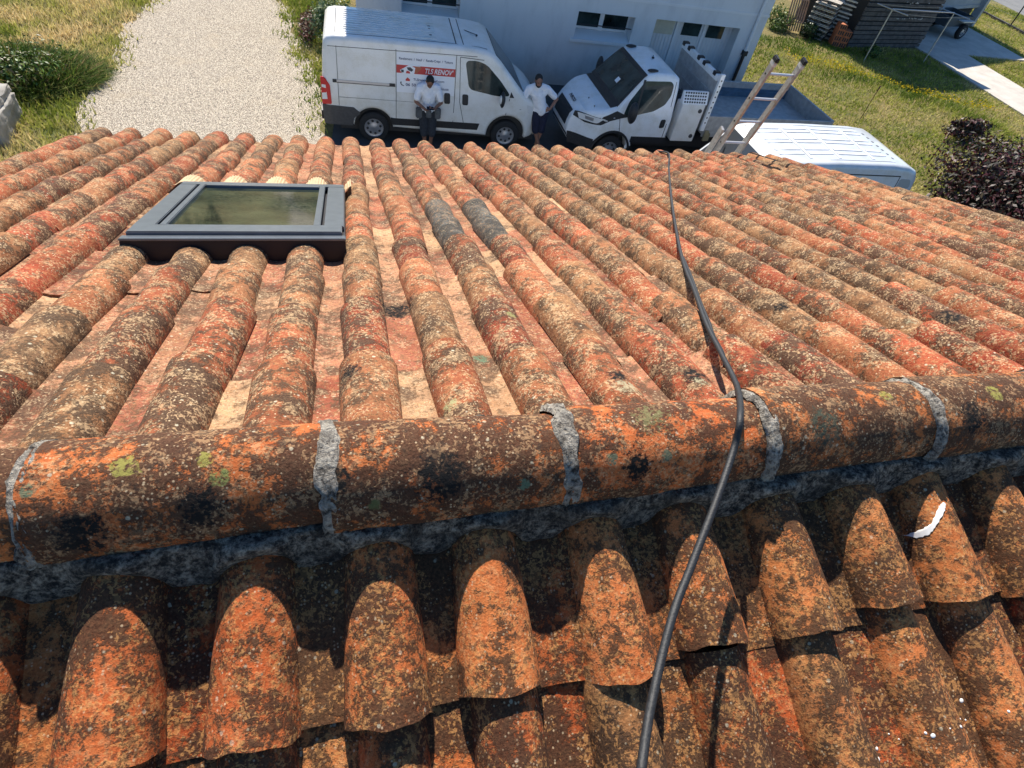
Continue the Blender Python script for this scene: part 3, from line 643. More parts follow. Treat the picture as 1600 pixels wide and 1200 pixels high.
b = MB(); ctr = [(1.318, -.325), (1.332, -.319), (1.348, -.306), (1.362, -.290), (1.380, -.272), (1.392, -.262)]; wd_ = [.007, .009, .005, .006, .007, .004]; L_ = []; 
for k in range(26):
    t = k / 25 * 5; i_ = min(4, int(t)); f_ = t - i_; x = ctr[i_][0] * (1 - f_) + ctr[i_ + 1][0] * f_; y = ctr[i_][1] * (1 - f_) + ctr[i_ + 1][1] * f_
    w_ = (wd_[i_] * (1 - f_) + wd_[i_ + 1] * f_) * (.75 + .5 * random.random()); row = []
    for q_ in (-1, -.8, -.5, -.2, .1, .4, .75, 1): c_, n_v = drop_on(x - .5 * w_ * q_, y + .9 * w_ * q_); row.append(c_ + NRM * (.0035 if abs(q_) < 1 else -.002))
    L_.append(row)
b.add([v_ for row in L_ for v_ in row], [(8 * k + q_, 8 * k + q_ + 1, 8 * k + q_ + 9, 8 * k + q_ + 8) for k in range(25) for q_ in range(7)]); b.build('paint_smear', mPAINTD, house, smooth=True)
# underlay decks, walls, gables
b = MB()
for sgn in (1, -1):
    prof = [(0, -.135), (4.66, -.135), (4.66, -.19), (0, -.19)]
    vs = []
    for xx in (X_L - HO[0] + .02, X_R - HO[0] - .02):
        vs += [(xx, sgn * (d * CA + h * SA), -d * SA + h * CA + G) for d, h in prof]
    b.add(vs, [(0, 1, 2, 3), (7, 6, 5, 4), (0, 4, 5, 1), (1, 5, 6, 2), (2, 6, 7, 3), (3, 7, 4, 0)])
b.build('roof_deck', mTWOOD, house)
ey = 4.1; ez = G - ey * math.tan(A) - .17
b = MB(); xl, xr_ = X_L + .12 - HO[0], X_R - .12 - HO[0]
b.prism([(-ey, 0), (ey, 0), (ey, ez), (0, G - .18), (-ey, ez)], xl, xr_, 'x')
b.build('wall', mWALL2, house)

# ridge tiles and mortar
YC, ZC = -.042, -.057 + G
joints = [-2.05, -1.565, -1.08, -0.583, -0.080, 0.408, 0.905, 1.388, 1.87, 2.36, 2.85, 3.34, 3.83, 4.43]
def ridge_tile(x0, x1, Ra, Rb, seed):
    rgx = np.random.default_rng(seed); nt, nl = 30, 22; vs = []; fs = []
    tnt = np.clip([rgx.uniform(.3, .62), rgx.uniform(.6, .9), rgx.uniform(.45, .75)], 0, 1)
    yo = rgx.normal(0, .0035); zo = rgx.normal(0, .0025); slant = rgx.normal(0, .007)
    if x0 > 0.8: yo += .006
    for side in (0, 1):
        for j in range(nl + 1):
            s = j / nl; R = Ra + (Rb - Ra) * s - side * .016; x = x0 + (x1 - x0) * s
            for i in range(nt + 1):
                a = -0.06 + (PI + .12) * i / nt
                rr = R * (1 + .012 * math.sin(2 * a + seed) * math.sin(3 * s + seed)) + .0022 * (float(vnoise(x, a * .12, 40, 3)) - .5)
                rr += (.004 if (j == 0) else 0) * 0
                y = YC + yo + slant * s + rr * math.cos(a); z = ZC + zo + rr * math.sin(a) * .985
                vs.append((x + .004 * (float(vnoise(a, seed, 5, 2)) - .5) * (j in (0, nl)) - HO[0], y, z))
    n1 = (nt + 1) * (nl + 1)
    for j in range(nl):
        for i in range(nt):
            q = (j * (nt + 1) + i, j * (nt + 1) + i + 1, (j + 1) * (nt + 1) + i + 1, (j + 1) * (nt + 1) + i); fs.append(q); fs.append(tuple(k + n1 for k in q[::-1]))
    for i in range(nt):
        for j0 in (0, nl): fs.append((j0 * (nt + 1) + i, j0 * (nt + 1) + i + 1, n1 + j0 * (nt + 1) + i + 1, n1 + j0 * (nt + 1) + i))
    for j in range(nl):
        for i0 in (0, nt): a_ = j * (nt + 1) + i0; b_ = (j + 1) * (nt + 1) + i0; fs.append((a_, b_, n1 + b_, n1 + a_))
    V = np.array(vs); o = np_mesh('ridge_tile', V, np.array(fs), mRIDGE, house, tint=np.tile(tnt, (len(V), 1)), smooth='full')
    o.data.set_sharp_from_angle(angle=math.radians(50)); return o
for k in range(len(joints) - 1):
    ridge_tile(joints[k] + .004, joints[k + 1] + .012, .119, .107, k + 3)
def mortar_band(x, w_, seed):
    vs = []; fs = []; nt, nl = 40, 8
    for j in range(nl + 1):
        s = -1 + 2 * j / nl
        for i in range(nt + 1):
            a = -.10 + (PI + .2) * i / nt
            n_ = float(vnoise(x * 9 + s * 1.5, a * 4, 3, seed)) - .5; m_ = float(vnoise(x * 50 + s * 6, a * 20, 2, seed + 4)) - .5
            R = .1185 + .002 * (1 - s ** 4) + .006 * n_ + .006 * m_ - (.012 if abs(s) == 1 else 0)
            wv = w_ * (1 + .9 * (float(vnoise(a * 3, seed, 2.0, seed)) - .5)) / 2
            vs.append((x + s * wv + .012 * (float(vnoise(a * 2, seed, 1.5, seed + 9)) - .5) - HO[0], YC + R * math.cos(a), ZC + R * math.sin(a) * .985))
    for j in range(nl):
        for i in range(nt): q = (j * (nt + 1) + i, j * (nt + 1) + i + 1, (j + 1) * (nt + 1) + i + 1, (j + 1) * (nt + 1) + i); fs.append(q)
    np_mesh('mortar_joint', np.array(vs), np.array(fs), mJOINT, house, smooth='full')
for k, xj in enumerate(joints[1:-1]): mortar_band(xj + .004, .036 + .009 * math.sin(k * 5), k)
# mortar bedding along both edges of the ridge
for sgn in (-1, 1):
    nx, ns_ = 620, 20; vs = np.zeros((nx + 1, ns_ + 1, 3)); xs_ = np.linspace(X_L + .05, X_R - .05, nx + 1)
    pit, off = (PXN, XN0) if sgn < 0 else (PX, X0)
    for a_ in range(nx + 1):
        xx = xs_[a_]; ph = ((xx - off) / pit) % 1.0; u = min(ph, 1 - ph) * pit
        rw_ = .076 if sgn < 0 else .067
        crest = max(0.0, 1 - (u / rw_) ** 2) ** .5 if u < rw_ else 0.0
        hs_ = (-.094 + crest * .089) if sgn < 0 else (-.085 + crest * .080)
        nz = float(fbm(xx, 1.0, 7, 2)) - .5
        if sgn < 0: dE = .222 - .018 * crest + .035 * nz + .014 * (1 - crest)
        else: dE = .068 + .008 * nz
        dS = .085 if sgn < 0 else .03
        for b_ in range(ns_ + 1):
            s = b_ / ns_; d = dS + (dE - dS) * s
            hst = -.006 if sgn < 0 else -.01
            h = hst + (hs_ + .006 - hst) * (s ** 1.25) + .012 * math.sin(PI * s)
            if sgn < 0 and d < .168: h = -.006 - (.168 - d) * .5
            elif sgn < 0:
                q_ = (d - .168) / max(.01, dE - .168); h = -.006 + (hs_ + .004 + .006) * q_ ** (1.3 if crest > .5 else 1.0) + .010 * math.sin(PI * min(1, q_))
            h = max(h, hs_ + .002) if d > .168 or sgn > 0 else h
            nn_ = (float(vnoise(xx * 10, d * 10, 3.4, 7)) - .5) * .010 + (float(vnoise(xx * 10, d * 10, 11, 8)) - .5) * .005
            h += nn_ * (1 if s < .98 else 0) * (.5 if d < .17 and sgn < 0 else 1) - (.03 if b_ == ns_ else 0)
            vs[a_, b_] = (xx - HO[0], sgn * (d * CA + h * SA), -d * SA + h * CA + G)
    idx = np.arange((nx + 1) * (ns_ + 1)).reshape(nx + 1, ns_ + 1)
    F = np.stack([idx[:-1, :-1], idx[1:, :-1], idx[1:, 1:], idx[:-1, 1:]], -1).reshape(-1, 4)
    if sgn < 0: F = F[:, ::-1]
    np_mesh('mortar_bedding', vs.reshape(-1, 3), F, mMORTAR, house, smooth='full')

# roof window (sloped local frame: x, d, h -> world)
def slope_pt(x, d, h): return (x - HO[0], d * CA + h * SA, -d * SA + h * CA + G)
def sbox(b, x0, x1, d0, d1, h0, h1, mi=0):
    vs = [slope_pt(x, d, h) for h in (h0, h1) for d in (d0, d1) for x in (x0, x1)]
    return b.add(vs, [(0, 2, 3, 1), (4, 5, 7, 6), (0, 1, 5, 4), (2, 6, 7, 3), (0, 4, 6, 2), (1, 3, 7, 5)], mi)
rwx0, rwx1, rd0, rd1 = -.853, -.040, 1.409, 2.449
FH = -.058
rw = bpy.data.objects.new('roof_window', None); COL.objects.link(rw); rw.parent = house; rw['label'] = 'grey framed roof window let into the tiles'
b = MB(); sbox(b, rwx0, rwx1, rd0, rd0 + .02, -.085, .018); sbox(b, rwx0, rwx0 + .03, rd0 + .02, rd1, -.085, .016); sbox(b, rwx1 - .03, rwx1, rd0 + .02, rd1, -.085, .016); sbox(b, rwx0 + .03, rwx1 - .03, rd1 - .03, rd1, -.06, .016)
sbox(b, rwx0 - .03, rwx0, rd0 + .02, rd1 + .02, -.075, -.055)
b.build('flashing', mFRAME_D, rw)
b = MB(); sbox(b, rwx0 - .002, rwx1 + .002, rd0 - .004, rd0 + .045, .020, .030); b.build('lower_trim', mFRAME, rw, bevel=.003)
b = MB(); sbox(b, rwx0 + .012, rwx1 - .012, rd0 + .047, rd0 + .155, .018, .044); b.build('frame_bar', mFRAME, rw, bevel=.004)
for xa, xb in ((rwx0 + .004, rwx0 + .085), (rwx1 - .085, rwx1 - .004)):
    b = MB(); sbox(b, xa, xb, rd0 + .157, rd1 - .072, .018, .038); b.build('frame_bar', mFRAME, rw, bevel=.003)
b = MB(); sbox(b, rwx0 + .004, rwx1 - .004, rd1 - .07, rd1, .018, .038); b.build('frame_bar', mFRAME, rw, bevel=.003)
for xa, xb in ((rwx0 + .10, rwx0 + .128), (rwx1 - .128, rwx1 - .10)):
    b = MB(); sbox(b, xa, xb, rd0 + .159, rd1 - .074, .015, .042); b.build('sash_bar', mFRAME, rw, bevel=.003)
b = MB(); sbox(b, rwx0 + .130, rwx1 - .130, rd1 - .105, rd1 - .076, .015, .042); b.build('sash_bar', mFRAME, rw, bevel=.003)
b = MB(); sbox(b, rwx0 + .115, rwx1 - .115, rd0 + .156, rd1 - .09, .012, .0285); b.build('pane', mPANE, rw)
b = MB(); sbox(b, rwx0 + .03, rwx1 - .03, rd0 + .02, rd1 - .03, -.09, .004); b.build('casing', mFRAME_D, rw)
# pleated apron under the window, draped over the tiles, and the side lead
nx, ns_ = 260, 14; xs_ = np.linspace(rwx0 - .05, rwx1 + .035, nx + 1); V = np.zeros((nx + 1, ns_ + 1, 3))
for a_ in range(nx + 1):
    xx = xs_[a_]; ph = ((xx - X0) / PX) % 1.0; u = min(ph, 1 - ph) * PX
    crest = max(0.0, 1 - (u / .078) ** 2) ** .5 if u < .078 else 0
    for b_ in range(ns_ + 1):
        s = b_ / ns_; side_f = min(1, max(0, (rwx1 + .0 - xx) / .02)) if xx > rwx1 - .02 else 1
        d = rd1 - .005 + s * (.13 + .02 * math.sin(xx * 31) + .075 * crest)
        tile_h = -.075 + crest * .108
        h = (.020 * side_f + tile_h * (1 - side_f)) * (1 - s) ** 1.6 + tile_h * (1 - (1 - s) ** 1.6)
        h = max(h, tile_h + .004) + .0032 * math.sin(xx * 2 * PI * 75) * min(1, s * 3)
        V[a_, b_] = slope_pt(xx, d, h)
idx = np.arange((nx + 1) * (ns_ + 1)).reshape(nx + 1, ns_ + 1); F = np.stack([idx[:-1, :-1], idx[1:, :-1], idx[1:, 1:], idx[:-1, 1:]], -1).reshape(-1, 4)[:, ::-1]
np_mesh('apron', V.reshape(-1, 3), F, mAPRON, rw, smooth='full')

# ------------------------------------------------------------------ cable over the ridge
def catmull(P, n=8):
    P = [Vector(p) for p in P]; Q = [P[0] * 2 - P[1]] + P + [P[-1] * 2 - P[-2]]; o = []
    for i in range(1, len(Q) - 2):
        for k in range(n):
            t = k / n; a, b_, c, d = Q[i - 1], Q[i], Q[i + 1], Q[i + 2]
            o.append(.5 * ((2 * b_) + (c - a) * t + (2 * a - 5 * b_ + 4 * c - d) * t * t + (3 * b_ - a - 3 * c + d) * t ** 3))
    return o + [P[-1]]
CAB = [[0.344, -0.667, 5.865], [0.403, -0.579, 5.844], [0.493, -0.456, 5.836], [0.572, -0.367, 5.837], [0.671, -0.253, 5.852], [0.755, -0.148, 5.869], [0.782, -0.091, 5.903], [0.91, 0.071, 5.796], [0.991, 0.251, 5.717], [1.072, 0.462, 5.638], [1.19, 0.726, 5.541], [1.346, 1.081, 5.41], [1.655, 1.696, 5.185], [2.028, 2.408, 4.924], [2.558, 3.395, 4.563], [2.955, 4.114, 4.299], [2.99, 4.33, 4.205], [3.0, 4.43, 4.15], [3.01, 4.49, 4.06], [3.015, 4.50, 3.9], [3.035, 4.50, 3.099], [3.055, 4.434, 0.05]]
b = MB(); b.tube(catmull(CAB), [.0076] * (8 * (len(CAB) - 1) + 1), 12)
tag(b.build('cable', mCABLE, None, smooth='full'), 'thick black cable running over the ridge and down the tiles to the eave', 'cable')
c2 = [[0.965, 0.195, 5.733], [1.0, 0.262, 5.713], [1.045, 0.375, 5.668], [1.088, 0.47, 5.634], [1.16, 0.64, 5.572], [1.25, 0.845, 5.50], [1.36, 1.10, 5.405]]
b = MB(); b.tube(catmull(c2, 6), .0055, 8)
tag(b.build('cord', mCABLE, None, smooth='full'), 'thinner black cord twisted beside the thick cable on the tiles', 'cord')

# ------------------------------------------------------------------ white house opposite
wh = thing('white_house', 'white rendered house with basement garage behind the parked van and truck', 'house', (11.68, 15.89, 0), math.radians(178))
# local frame: +x runs to the left in the picture (length 11.3), +y towards the camera
WL, WH, WD = 11.32, 6.6, 9.0
REC = .40
def wall_with_holes(b, x0, x1, z0, z1, holes, y, th, mi=0):
    xs = sorted({x0, x1, *[h[0] for h in holes], *[h[1] for h in holes]}); zs = sorted({z0, z1, *[h[2] for h in holes], *[h[3] for h in holes]})
    for i in range(len(xs) - 1):
        for j in range(len(zs) - 1):
            cx, cz = (xs[i] + xs[i + 1]) / 2, (zs[j] + zs[j + 1]) / 2
            if any(h[0] < cx < h[1] and h[2] < cz < h[3] for h in holes): continue
            b.add([(xs[i], y, zs[j]), (xs[i + 1], y, zs[j]), (xs[i + 1], y, zs[j + 1]), (xs[i], y, zs[j + 1])], [(0, 1, 2, 3)], mi)
    for (a, c, z_, zz_) in holes:
        b.add([(a, y, z_), (a, y, zz_), (a, y - th, zz_), (a, y - th, z_)], [(0, 1, 2, 3)], mi); b.add([(c, y, z_), (c, y, zz_), (c, y - th, zz_), (c, y - th, z_)], [(0, 1, 2, 3)], mi)
        b.add([(a, y, zz_), (c, y, zz_), (c, y - th, zz_), (a, y - th, zz_)], [(0, 1, 2, 3)], mi); b.add([(a, y, z_), (c, y, z_), (c, y - th, z_), (a, y - th, z_)], [(0, 1, 2, 3)], mi)
GAR = (.72, 3.30, 0.0, 1.95); W2 = (3.92, 5.55, 1.25, 1.93); W1 = (8.72, 10.20, 1.38, 2.05)
UP = [(1.6, 2.8, 3.9, 5.2), (5.0, 6.2, 3.9, 5.2), (8.4, 9.6, 3.9, 5.2)]
b = MB(); wall_with_holes(b, 0, WL, 0, WH, [GAR, W2, W1] + UP, 0, REC)
b.add([(0, -WD, 0), (WL, -WD, 0), (WL, -WD, WH), (0, -WD, WH)], [(0, 1, 2, 3)]); b.add([(0, 0, 0), (0, -WD, 0), (0, -WD, WH), (0, 0, WH)], [(0, 1, 2, 3)]); b.add([(WL, 0, 0), (WL, -WD, 0), (WL, -WD, WH), (WL, 0, WH)], [(0, 1, 2, 3)])
b.build('wall', mWALL, wh)
b = MB(); b.box(-.02, WL + .02, .003, .018, 2.30, 2.36); b.build('string_course', mWALL2, wh)
b = MB(); ov = .45
b.prism([(-WD - ov, WH - .05), (ov, WH - .05), (ov, WH + .1), (-WD / 2, WH + 1.9), (-WD - ov, WH + .1)], -ov, WL + ov, 'x'); b.build('roof', mTILE, wh)
def house_window(h, nm='window', panes=2, bars=True, sill=True):
    x0, x1, z0, z1 = h
    w_ = bpy.data.objects.new(nm, None); COL.objects.link(w_); w_.parent = wh
    b = MB(); y = -REC + .03; f_ = .055
    zb_ = z0 + .17; b.box(x0, x1, y - .04, y, zb_, zb_ + f_); b.box(x0, x1, y - .04, y, z1 - f_, z1); b.box(x0, x0 + f_, y - .038, y + .002, z0 + f_, z1 - f_); b.box(x1 - f_, x1, y - .038, y + .002, z0 + f_, z1 - f_)
    b.box((x0 + x1) / 2 - .06, (x0 + x1) / 2 + .06, y - .038, y + .004, z0 + f_, z1 - f_); b.build('frame', mWALL2, w_)
    b = MB(); b.box(x0 + .02, x1 - .02, y - .035, y - .02, z0 + .02, z1 - .02); b.build('pane', mGLASS, w_)
    if sill: b = MB(); b.add([(x0 + .003, -REC + .031, z0 + .17), (x1 - .003, -REC + .031, z0 + .17), (x1 - .003, .0, z0 + .03), (x0 + .003, .0, z0 + .03), (x0 + .003, -REC + .031, z0 + .004), (x1 - .003, -REC + .031, z0 + .004), (x1 - .003, .0, z0 + .004), (x0 + .003, .0, z0 + .004)], [(0, 1, 2, 3), (4, 7, 6, 5), (0, 4, 5, 1), (3, 2, 6, 7), (0, 3, 7, 4), (1, 5, 6, 2)]); b.box(x0 - .1, x1 + .1, .003, .07, z0 - .05, z0 + .03); b.build('sill', mWALL2, w_, bevel=.006)
    if bars:
        b = MB(); b.tube([(x0, -.1, z0 + (z1 - z0) * .52), (x1, -.1, z0 + (z1 - z0) * .52)], .014, 8); b.build('bar', mBLACKP, w_)
house_window(W2); house_window(W1)
for u_ in UP: house_window(u_, bars=False)
g_ = bpy.data.objects.new('garage_door', None); COL.objects.link(g_); g_.parent = wh
b = MB(); yb = -REC + .02
lw = (GAR[1] - GAR[0]) / 4
for k in range(26):
    xa = GAR[0] + k * (GAR[1] - GAR[0]) / 26; b.box(xa + .004, xa + (GAR[1] - GAR[0]) / 26 - .004, yb - .03, yb, 0.02, GAR[3] - .02)
b.box(GAR[0], GAR[1], yb - .05, yb - .031, 0, GAR[3]); b.build('door_leaf', mWALL, g_)
b = MB()
for xa, xb in ((.98, 1.5), (1.72, 2.28)): b.box(xa, xb, yb, yb + .012, 1.52, 1.86)
b.build('pane', mGLASS, g_)
b = MB(); b.box(2.55, 3.2, yb, yb + .02, 1.50, 1.88); b.build('cream_panel', mCREAM, g_)
b = MB(); b.box(2.42, 2.50, yb + .001, yb + .03, .02, 1.93); b.box(1.56, 1.64, yb + .001, yb + .03, .02, 1.93); b.build('rail', mWALL2, g_)
b = MB(); b.tube([(.32, .06, 6.3), (.32, .06, 1.35)], .045, 10, 0); b.build('downpipe', mWALL2, wh, smooth=True)
b = MB(); b.tube([(.32, .06, 1.36), (.32, .06, .0)], .05, 10, 0); b.box(.25, .39, .0, .13, 1.3, 1.42); b.build('drain_pipe', mBLACKP, wh, smooth=True)

# ------------------------------------------------------------------ vehicles
class Body:
    """vehicle body lofted from a side outline (u, z); y = 0 is the side seen from the roof"""
    def __init__(s, W, half): s.W = W; s.half = half
    def map(s, co):
        h = s.W / 2; return Vector((co.x, (co.y) * s.half(co.x, co.z) / h + h, co.z))
    def finish(s, bm, name, mats, parent, cuts_z, cuts_u, smooth):
        for z in cuts_z: bmesh.ops.bisect_plane(bm, geom=bm.verts[:] + bm.edges[:] + bm.faces[:], plane_co=(0, 0, z), plane_no=(0, 0, 1))
        for u in cuts_u: bmesh.ops.bisect_plane(bm, geom=bm.verts[:] + bm.edges[:] + bm.faces[:], plane_co=(u, 0, 0), plane_no=(1, 0, 0))
        bmesh.ops.recalc_face_normals(bm, faces=bm.faces)
        for v in bm.verts: v.co = s.map(v.co)
        bmesh.ops.triangulate(bm, faces=[f for f in bm.faces if len(f.verts) > 4])
        me = bpy.data.meshes.new(name); bm.to_mesh(me); bm.free()
        for m in (mats if isinstance(mats, list) else [mats]): me.materials.append(m)
        return link(me, name, parent, smooth)
    def shell(s, sil, r, name, mat, parent, cz, cu):
        n = len(sil); P = [Vector((a, b)) for a, b in sil]
        area = sum(P[i].x * P[(i + 1) % n].y - P[(i + 1) % n].x * P[i].y for i in range(n)); sg = 1 if area > 0 else -1
        nr = []
        for i in range(n):
            d1 = (P[i] - P[i - 1]).normalized(); d2 = (P[(i + 1) % n] - P[i]).normalized(); n1 = Vector((-d1.y, d1.x)) * sg; n2 = Vector((-d2.y, d2.x)) * sg
            m_ = (n1 + n2); m_ = m_ / max(.35, m_.length_squared / 2) / 1.0 * 1.0; nr.append(m_ if m_.length < 1.6 else m_.normalized() * 1.6)
        bm = bmesh.new(); rings = []
        K = 5
        for sd in (-1, 1):
            seq = range(K + 1) if sd == -1 else range(K, -1, -1)
            for k in seq:
                ph = PI / 2 * (1 - k / K)                 # k=0: outer cap ring
                lat = s.W / 2 - r * (1 - math.sin(ph)); ins = r * (1 - math.cos(ph))
                rings.append([bm.verts.new((P[i].x + nr[i].x * ins, sd * lat, P[i].y + nr[i].y * ins)) for i in range(n)])
        for a, b_ in zip(rings[:-1], rings[1:]):
            for i in range(n): bm.faces.new((a[i], a[(i + 1) % n], b_[(i + 1) % n], b_[i]))
        bm.faces.new(rings[0]); bm.faces.new(rings[-1][::-1])
        return s.finish(bm, name, mat, parent, cz, cu, True)
    def patch(s, poly, off, name, mat, parent, side=-1, depth=.012, cz=(), cu=(), y=None):
        bm = bmesh.new(); y1 = side * (s.W / 2 + off); y0 = side * (s.W / 2 - depth)
        A_ = [bm.verts.new((u, y1, z)) for u, z in poly]; B_ = [bm.verts.new((u, y0, z)) for u, z in poly]; n = len(poly)
        bm.faces.new(A_); bm.faces.new(B_[::-1])
        for i in range(n): bm.faces.new((A_[i], A_[(i + 1) % n], B_[(i + 1) % n], B_[i]))
        return s.finish(bm, name, mat, parent, cz, cu, False)
    def top(s, line, y0, y1, off, name, mat, parent, ny=6, wob=None):
        """sheet lying on the outline between (u,z) points, from y0 to y1 (centred coords)"""
        bm = bmesh.new(); rows = []
        n = len(line)
        for th in (off, off - .010):
            g = []
            for i, (u, z) in enumerate(line):
                p = Vector(line[max(0, i - 1)]); q = Vector(line[min(n - 1, i + 1)]); d = (q - p).normalized(); nn_ = Vector((-d.y, d.x))
                if nn_.y < 0: nn_ = -nn_
                g.append([bm.verts.new((u + nn_.x * th, y0 + (y1 - y0) * k / ny, z + nn_.y * th)) for k in range(ny + 1)])
            rows.append(g)
        for g in rows:
            for i in range(n - 1):
                for k in range(ny): bm.faces.new((g[i][k], g[i + 1][k], g[i + 1][k + 1], g[i][k + 1]))
        a, c = rows
        for i in range(n - 1):
            for k in (0, ny): bm.faces.new((a[i][k], a[i + 1][k], c[i + 1][k], c[i][k]))
        for k in range(ny):
            for i in (0, n - 1): bm.faces.new((a[i][k], a[i][k + 1], c[i][k + 1], c[i][k]))
        return s.finish(bm, name, mat, parent, (), (), False)
def arc(cx, cz, r, a0, a1, n): return [(cx + r * math.cos(math.radians(a0 + (a1 - a0) * i / n)), cz + r * math.sin(math.radians(a0 + (a1 - a0) * i / n))) for i in range(n + 1)]
def rounded(poly, r, n=4):
    o = []; N_ = len(poly)
    for i in range(N_):
        p = Vector(poly[i]); a = Vector(poly[i - 1]); b_ = Vector(poly[(i + 1) % N_]); d1 = (a - p); d2 = (b_ - p); rr = min(r, d1.length * .45, d2.length * .45)
        p1 = p + d1.normalized() * rr; p2 = p + d2.normalized() * rr
        for k in range(n + 1): t = k / n; q = p1 * (1 - t) ** 2 + p * 2 * t * (1 - t) + p2 * t * t; o.append((q.x, q.y))
    return o
def wheel(parent, u, y, r, out=-1, rim=True):
    w_ = bpy.data.objects.new('wheel', None); COL.objects.link(w_); w_.parent = parent
    b = MB(); W_ = .2; y0 = y if out < 0 else y - W_; prof = [(r * .62, 0), (r * .70, -.0), (r * .9, .006), (r * .985, .03), (r, .06), (r, W_ - .06), (r * .985, W_ - .03), (r * .9, W_ - .006), (r * .62, W_)]
    b.lathe(prof, (u, y0, r), n=30); b.build('tyre', mTYRE, w_, smooth=True)
    b = MB(); yy = (y0 + .012) if out < 0 else (y0 + W_ - .012); s_ = 1 if out < 0 else -1
    b.lathe([(r * .63, -.004 * s_), (r * .60, .02 * s_), (r * .45, .035 * s_), (r * .2, .01 * s_), (r * .08, -.0 * s_), (0.001, -.002 * s_)], (u, yy, r), n=30)
    for k in range(8):
        a = 2 * PI * k / 8 + .2
        b.ell((u + r * .42 * math.cos(a), yy + .024 * s_, r + r * .42 * math.sin(a)), (r * .085, .014, r * .085), 1, nu=8, nv=6)
    b.build('rim', [mRIM, mBLACKP], w_, smooth=True)
def text_mesh(txt, size, mat, parent, u, z, yoff, shear=0.0, width=None, name='lettering', align='LEFT', bold=0.0, flip=False):
    cu = bpy.data.curves.new('txt', 'FONT'); cu.body = txt; cu.size = size; cu.shear = shear; cu.align_x = align; cu.extrude = .0015; cu.offset = bold
    ob = bpy.data.objects.new('txt', cu); COL.objects.link(ob); dg = bpy.context.evaluated_depsgraph_get(); dg.update()
    me = bpy.data.meshes.new_from_object(ob.evaluated_get(dg)); bpy.data.objects.remove(ob); bpy.data.curves.remove(cu)
    me.name = name; xs = [v.co.x for v in me.vertices]; w_ = max(xs) - min(xs); k = (width / w_) if width else 1.0
    for v in me.vertices: v.co = Vector((u + v.co.x * k, yoff - v.co.z, z + v.co.y))
    me.materials.clear(); me.materials.append(mat)
    return link(me, name, parent)

# --- white panel van with the company sign
def smooth01(t): t = max(0, min(1, t)); return t * t * (3 - 2 * t)
van = thing('panel_van', 'white panel van with red sign on its side parked before the house wall', 'van', (-.459, 12.364, 0), math.radians(-1.94))
VW = 2.05
def vhalf(u, z):
    h = VW / 2 - .13 * max(0, z - 1.05) - .03 * max(0, .7 - z)
    return h - .30 * smooth01((u - 4.1) / .95) ** 1.5 - .05 * smooth01((.15 - u) / .3)
V = Body(VW, vhalf)
sil = [(.03, .38), (-.03, .55), (-.04, .8), (-.01, 1.3), (.03, 1.8), (.06, 2.02), (.13, 2.17), (.26, 2.235), (.6, 2.25), (1.5, 2.265), (2.6, 2.26), (2.95, 2.25), (3.25, 2.215), (3.45, 2.15), (3.58, 2.05), (3.75, 1.88), (3.98, 1.645), (4.2, 1.42), (4.36, 1.265), (4.5, 1.18), (4.68, 1.07), (4.82, .93), (4.90, .75), (4.93, .5), (4.88, .32), (4.5, .26)]
sil += [(4.46, .30)] + arc(4.015, .34, .45, 2, 178, 16) + [(3.56, .30), (1.46, .36)] + arc(1.015, .34, .42, 2, 178, 16) + [(.57, .38)]
sil = [(u_, z_ if z_ < 2.0 else 2.0 + (z_ - 2.0) * .5) for u_, z_ in sil]
V.shell(sil, .10, 'body', mWHITE, van, (.8, 1.05, 1.4, 1.8, 2.05), (4.2, 4.35, 4.5, 4.65, 4.8, .05, .1))
b = MB(); b.box(.3, 4.7, .18, VW - .18, .22, .85); b.build('underbody', mBLACKP, van)
for u_ in (1.015, 4.015):
    for y_, o_ in ((.03, -1), (VW - .03, 1)): wheel(van, u_, y_, .335, o_)
V.patch(rounded([(2.95, 1.88), (3.2, 1.90), (3.42, 1.84), (3.75, 1.55), (4.02, 1.25), (3.7, 1.23), (3.07, 1.33)], .10), .004, 'side_window', mGLASS, van, cz=(1.5, 1.7), cu=())
V.patch([(3.99, 1.22), (4.10, 1.22), (4.02, 1.34)], .005, 'quarter_trim', mBLACKP, van)
ws = [(3.62, 1.998), (3.75, 1.88), (3.98, 1.645), (4.2, 1.42), (4.34, 1.285)]
V.top(ws, -.86, .86, .006, 'windscreen', mGLASS, van, 10)
V.patch(rounded([(.60, .78), (-.05, .80), (-.03, .38), (.57, .38), (.60, .55), (.74, .66)], .02), .012, 'bumper', mGREYP, van, cz=(.45, .55, .62, .7), cu=(0, .03, .06, .1, .14, .2, .35, .5))
V.patch([(1.38, .60), (3.37, .60), (3.33, .45), (1.43, .45)], .014, 'side_moulding', mBLACKP, van)
V.patch(rounded([(.2, 1.32), (1.47, 1.32), (1.47, 1.27), (.2, 1.27)], .01), .008, 'sliding_rail', mRIM, van)
V.patch([(.20, 1.325), (.28, 1.325), (.28, 1.265), (.20, 1.265)], .012, 'rail_end', mBLACKP, van); V.patch([(1.36, 1.325), (1.48, 1.325), (1.48, 1.265), (1.36, 1.265)], .012, 'rail_end', mBLACKP, van)
V.patch([(.28, 1.275), (1.36, 1.275), (1.36, 1.262), (.28, 1.262)], .010, 'rail_slot', mBLACKP, van)
for u_ in (2.6, 3.0): V.patch(rounded([(u_ - .07, 1.22), (u_ + .06, 1.22), (u_ + .07, 1.0), (u_ - .06, 1.0)], .04), .014, 'door_handle', mBLACKP, van)
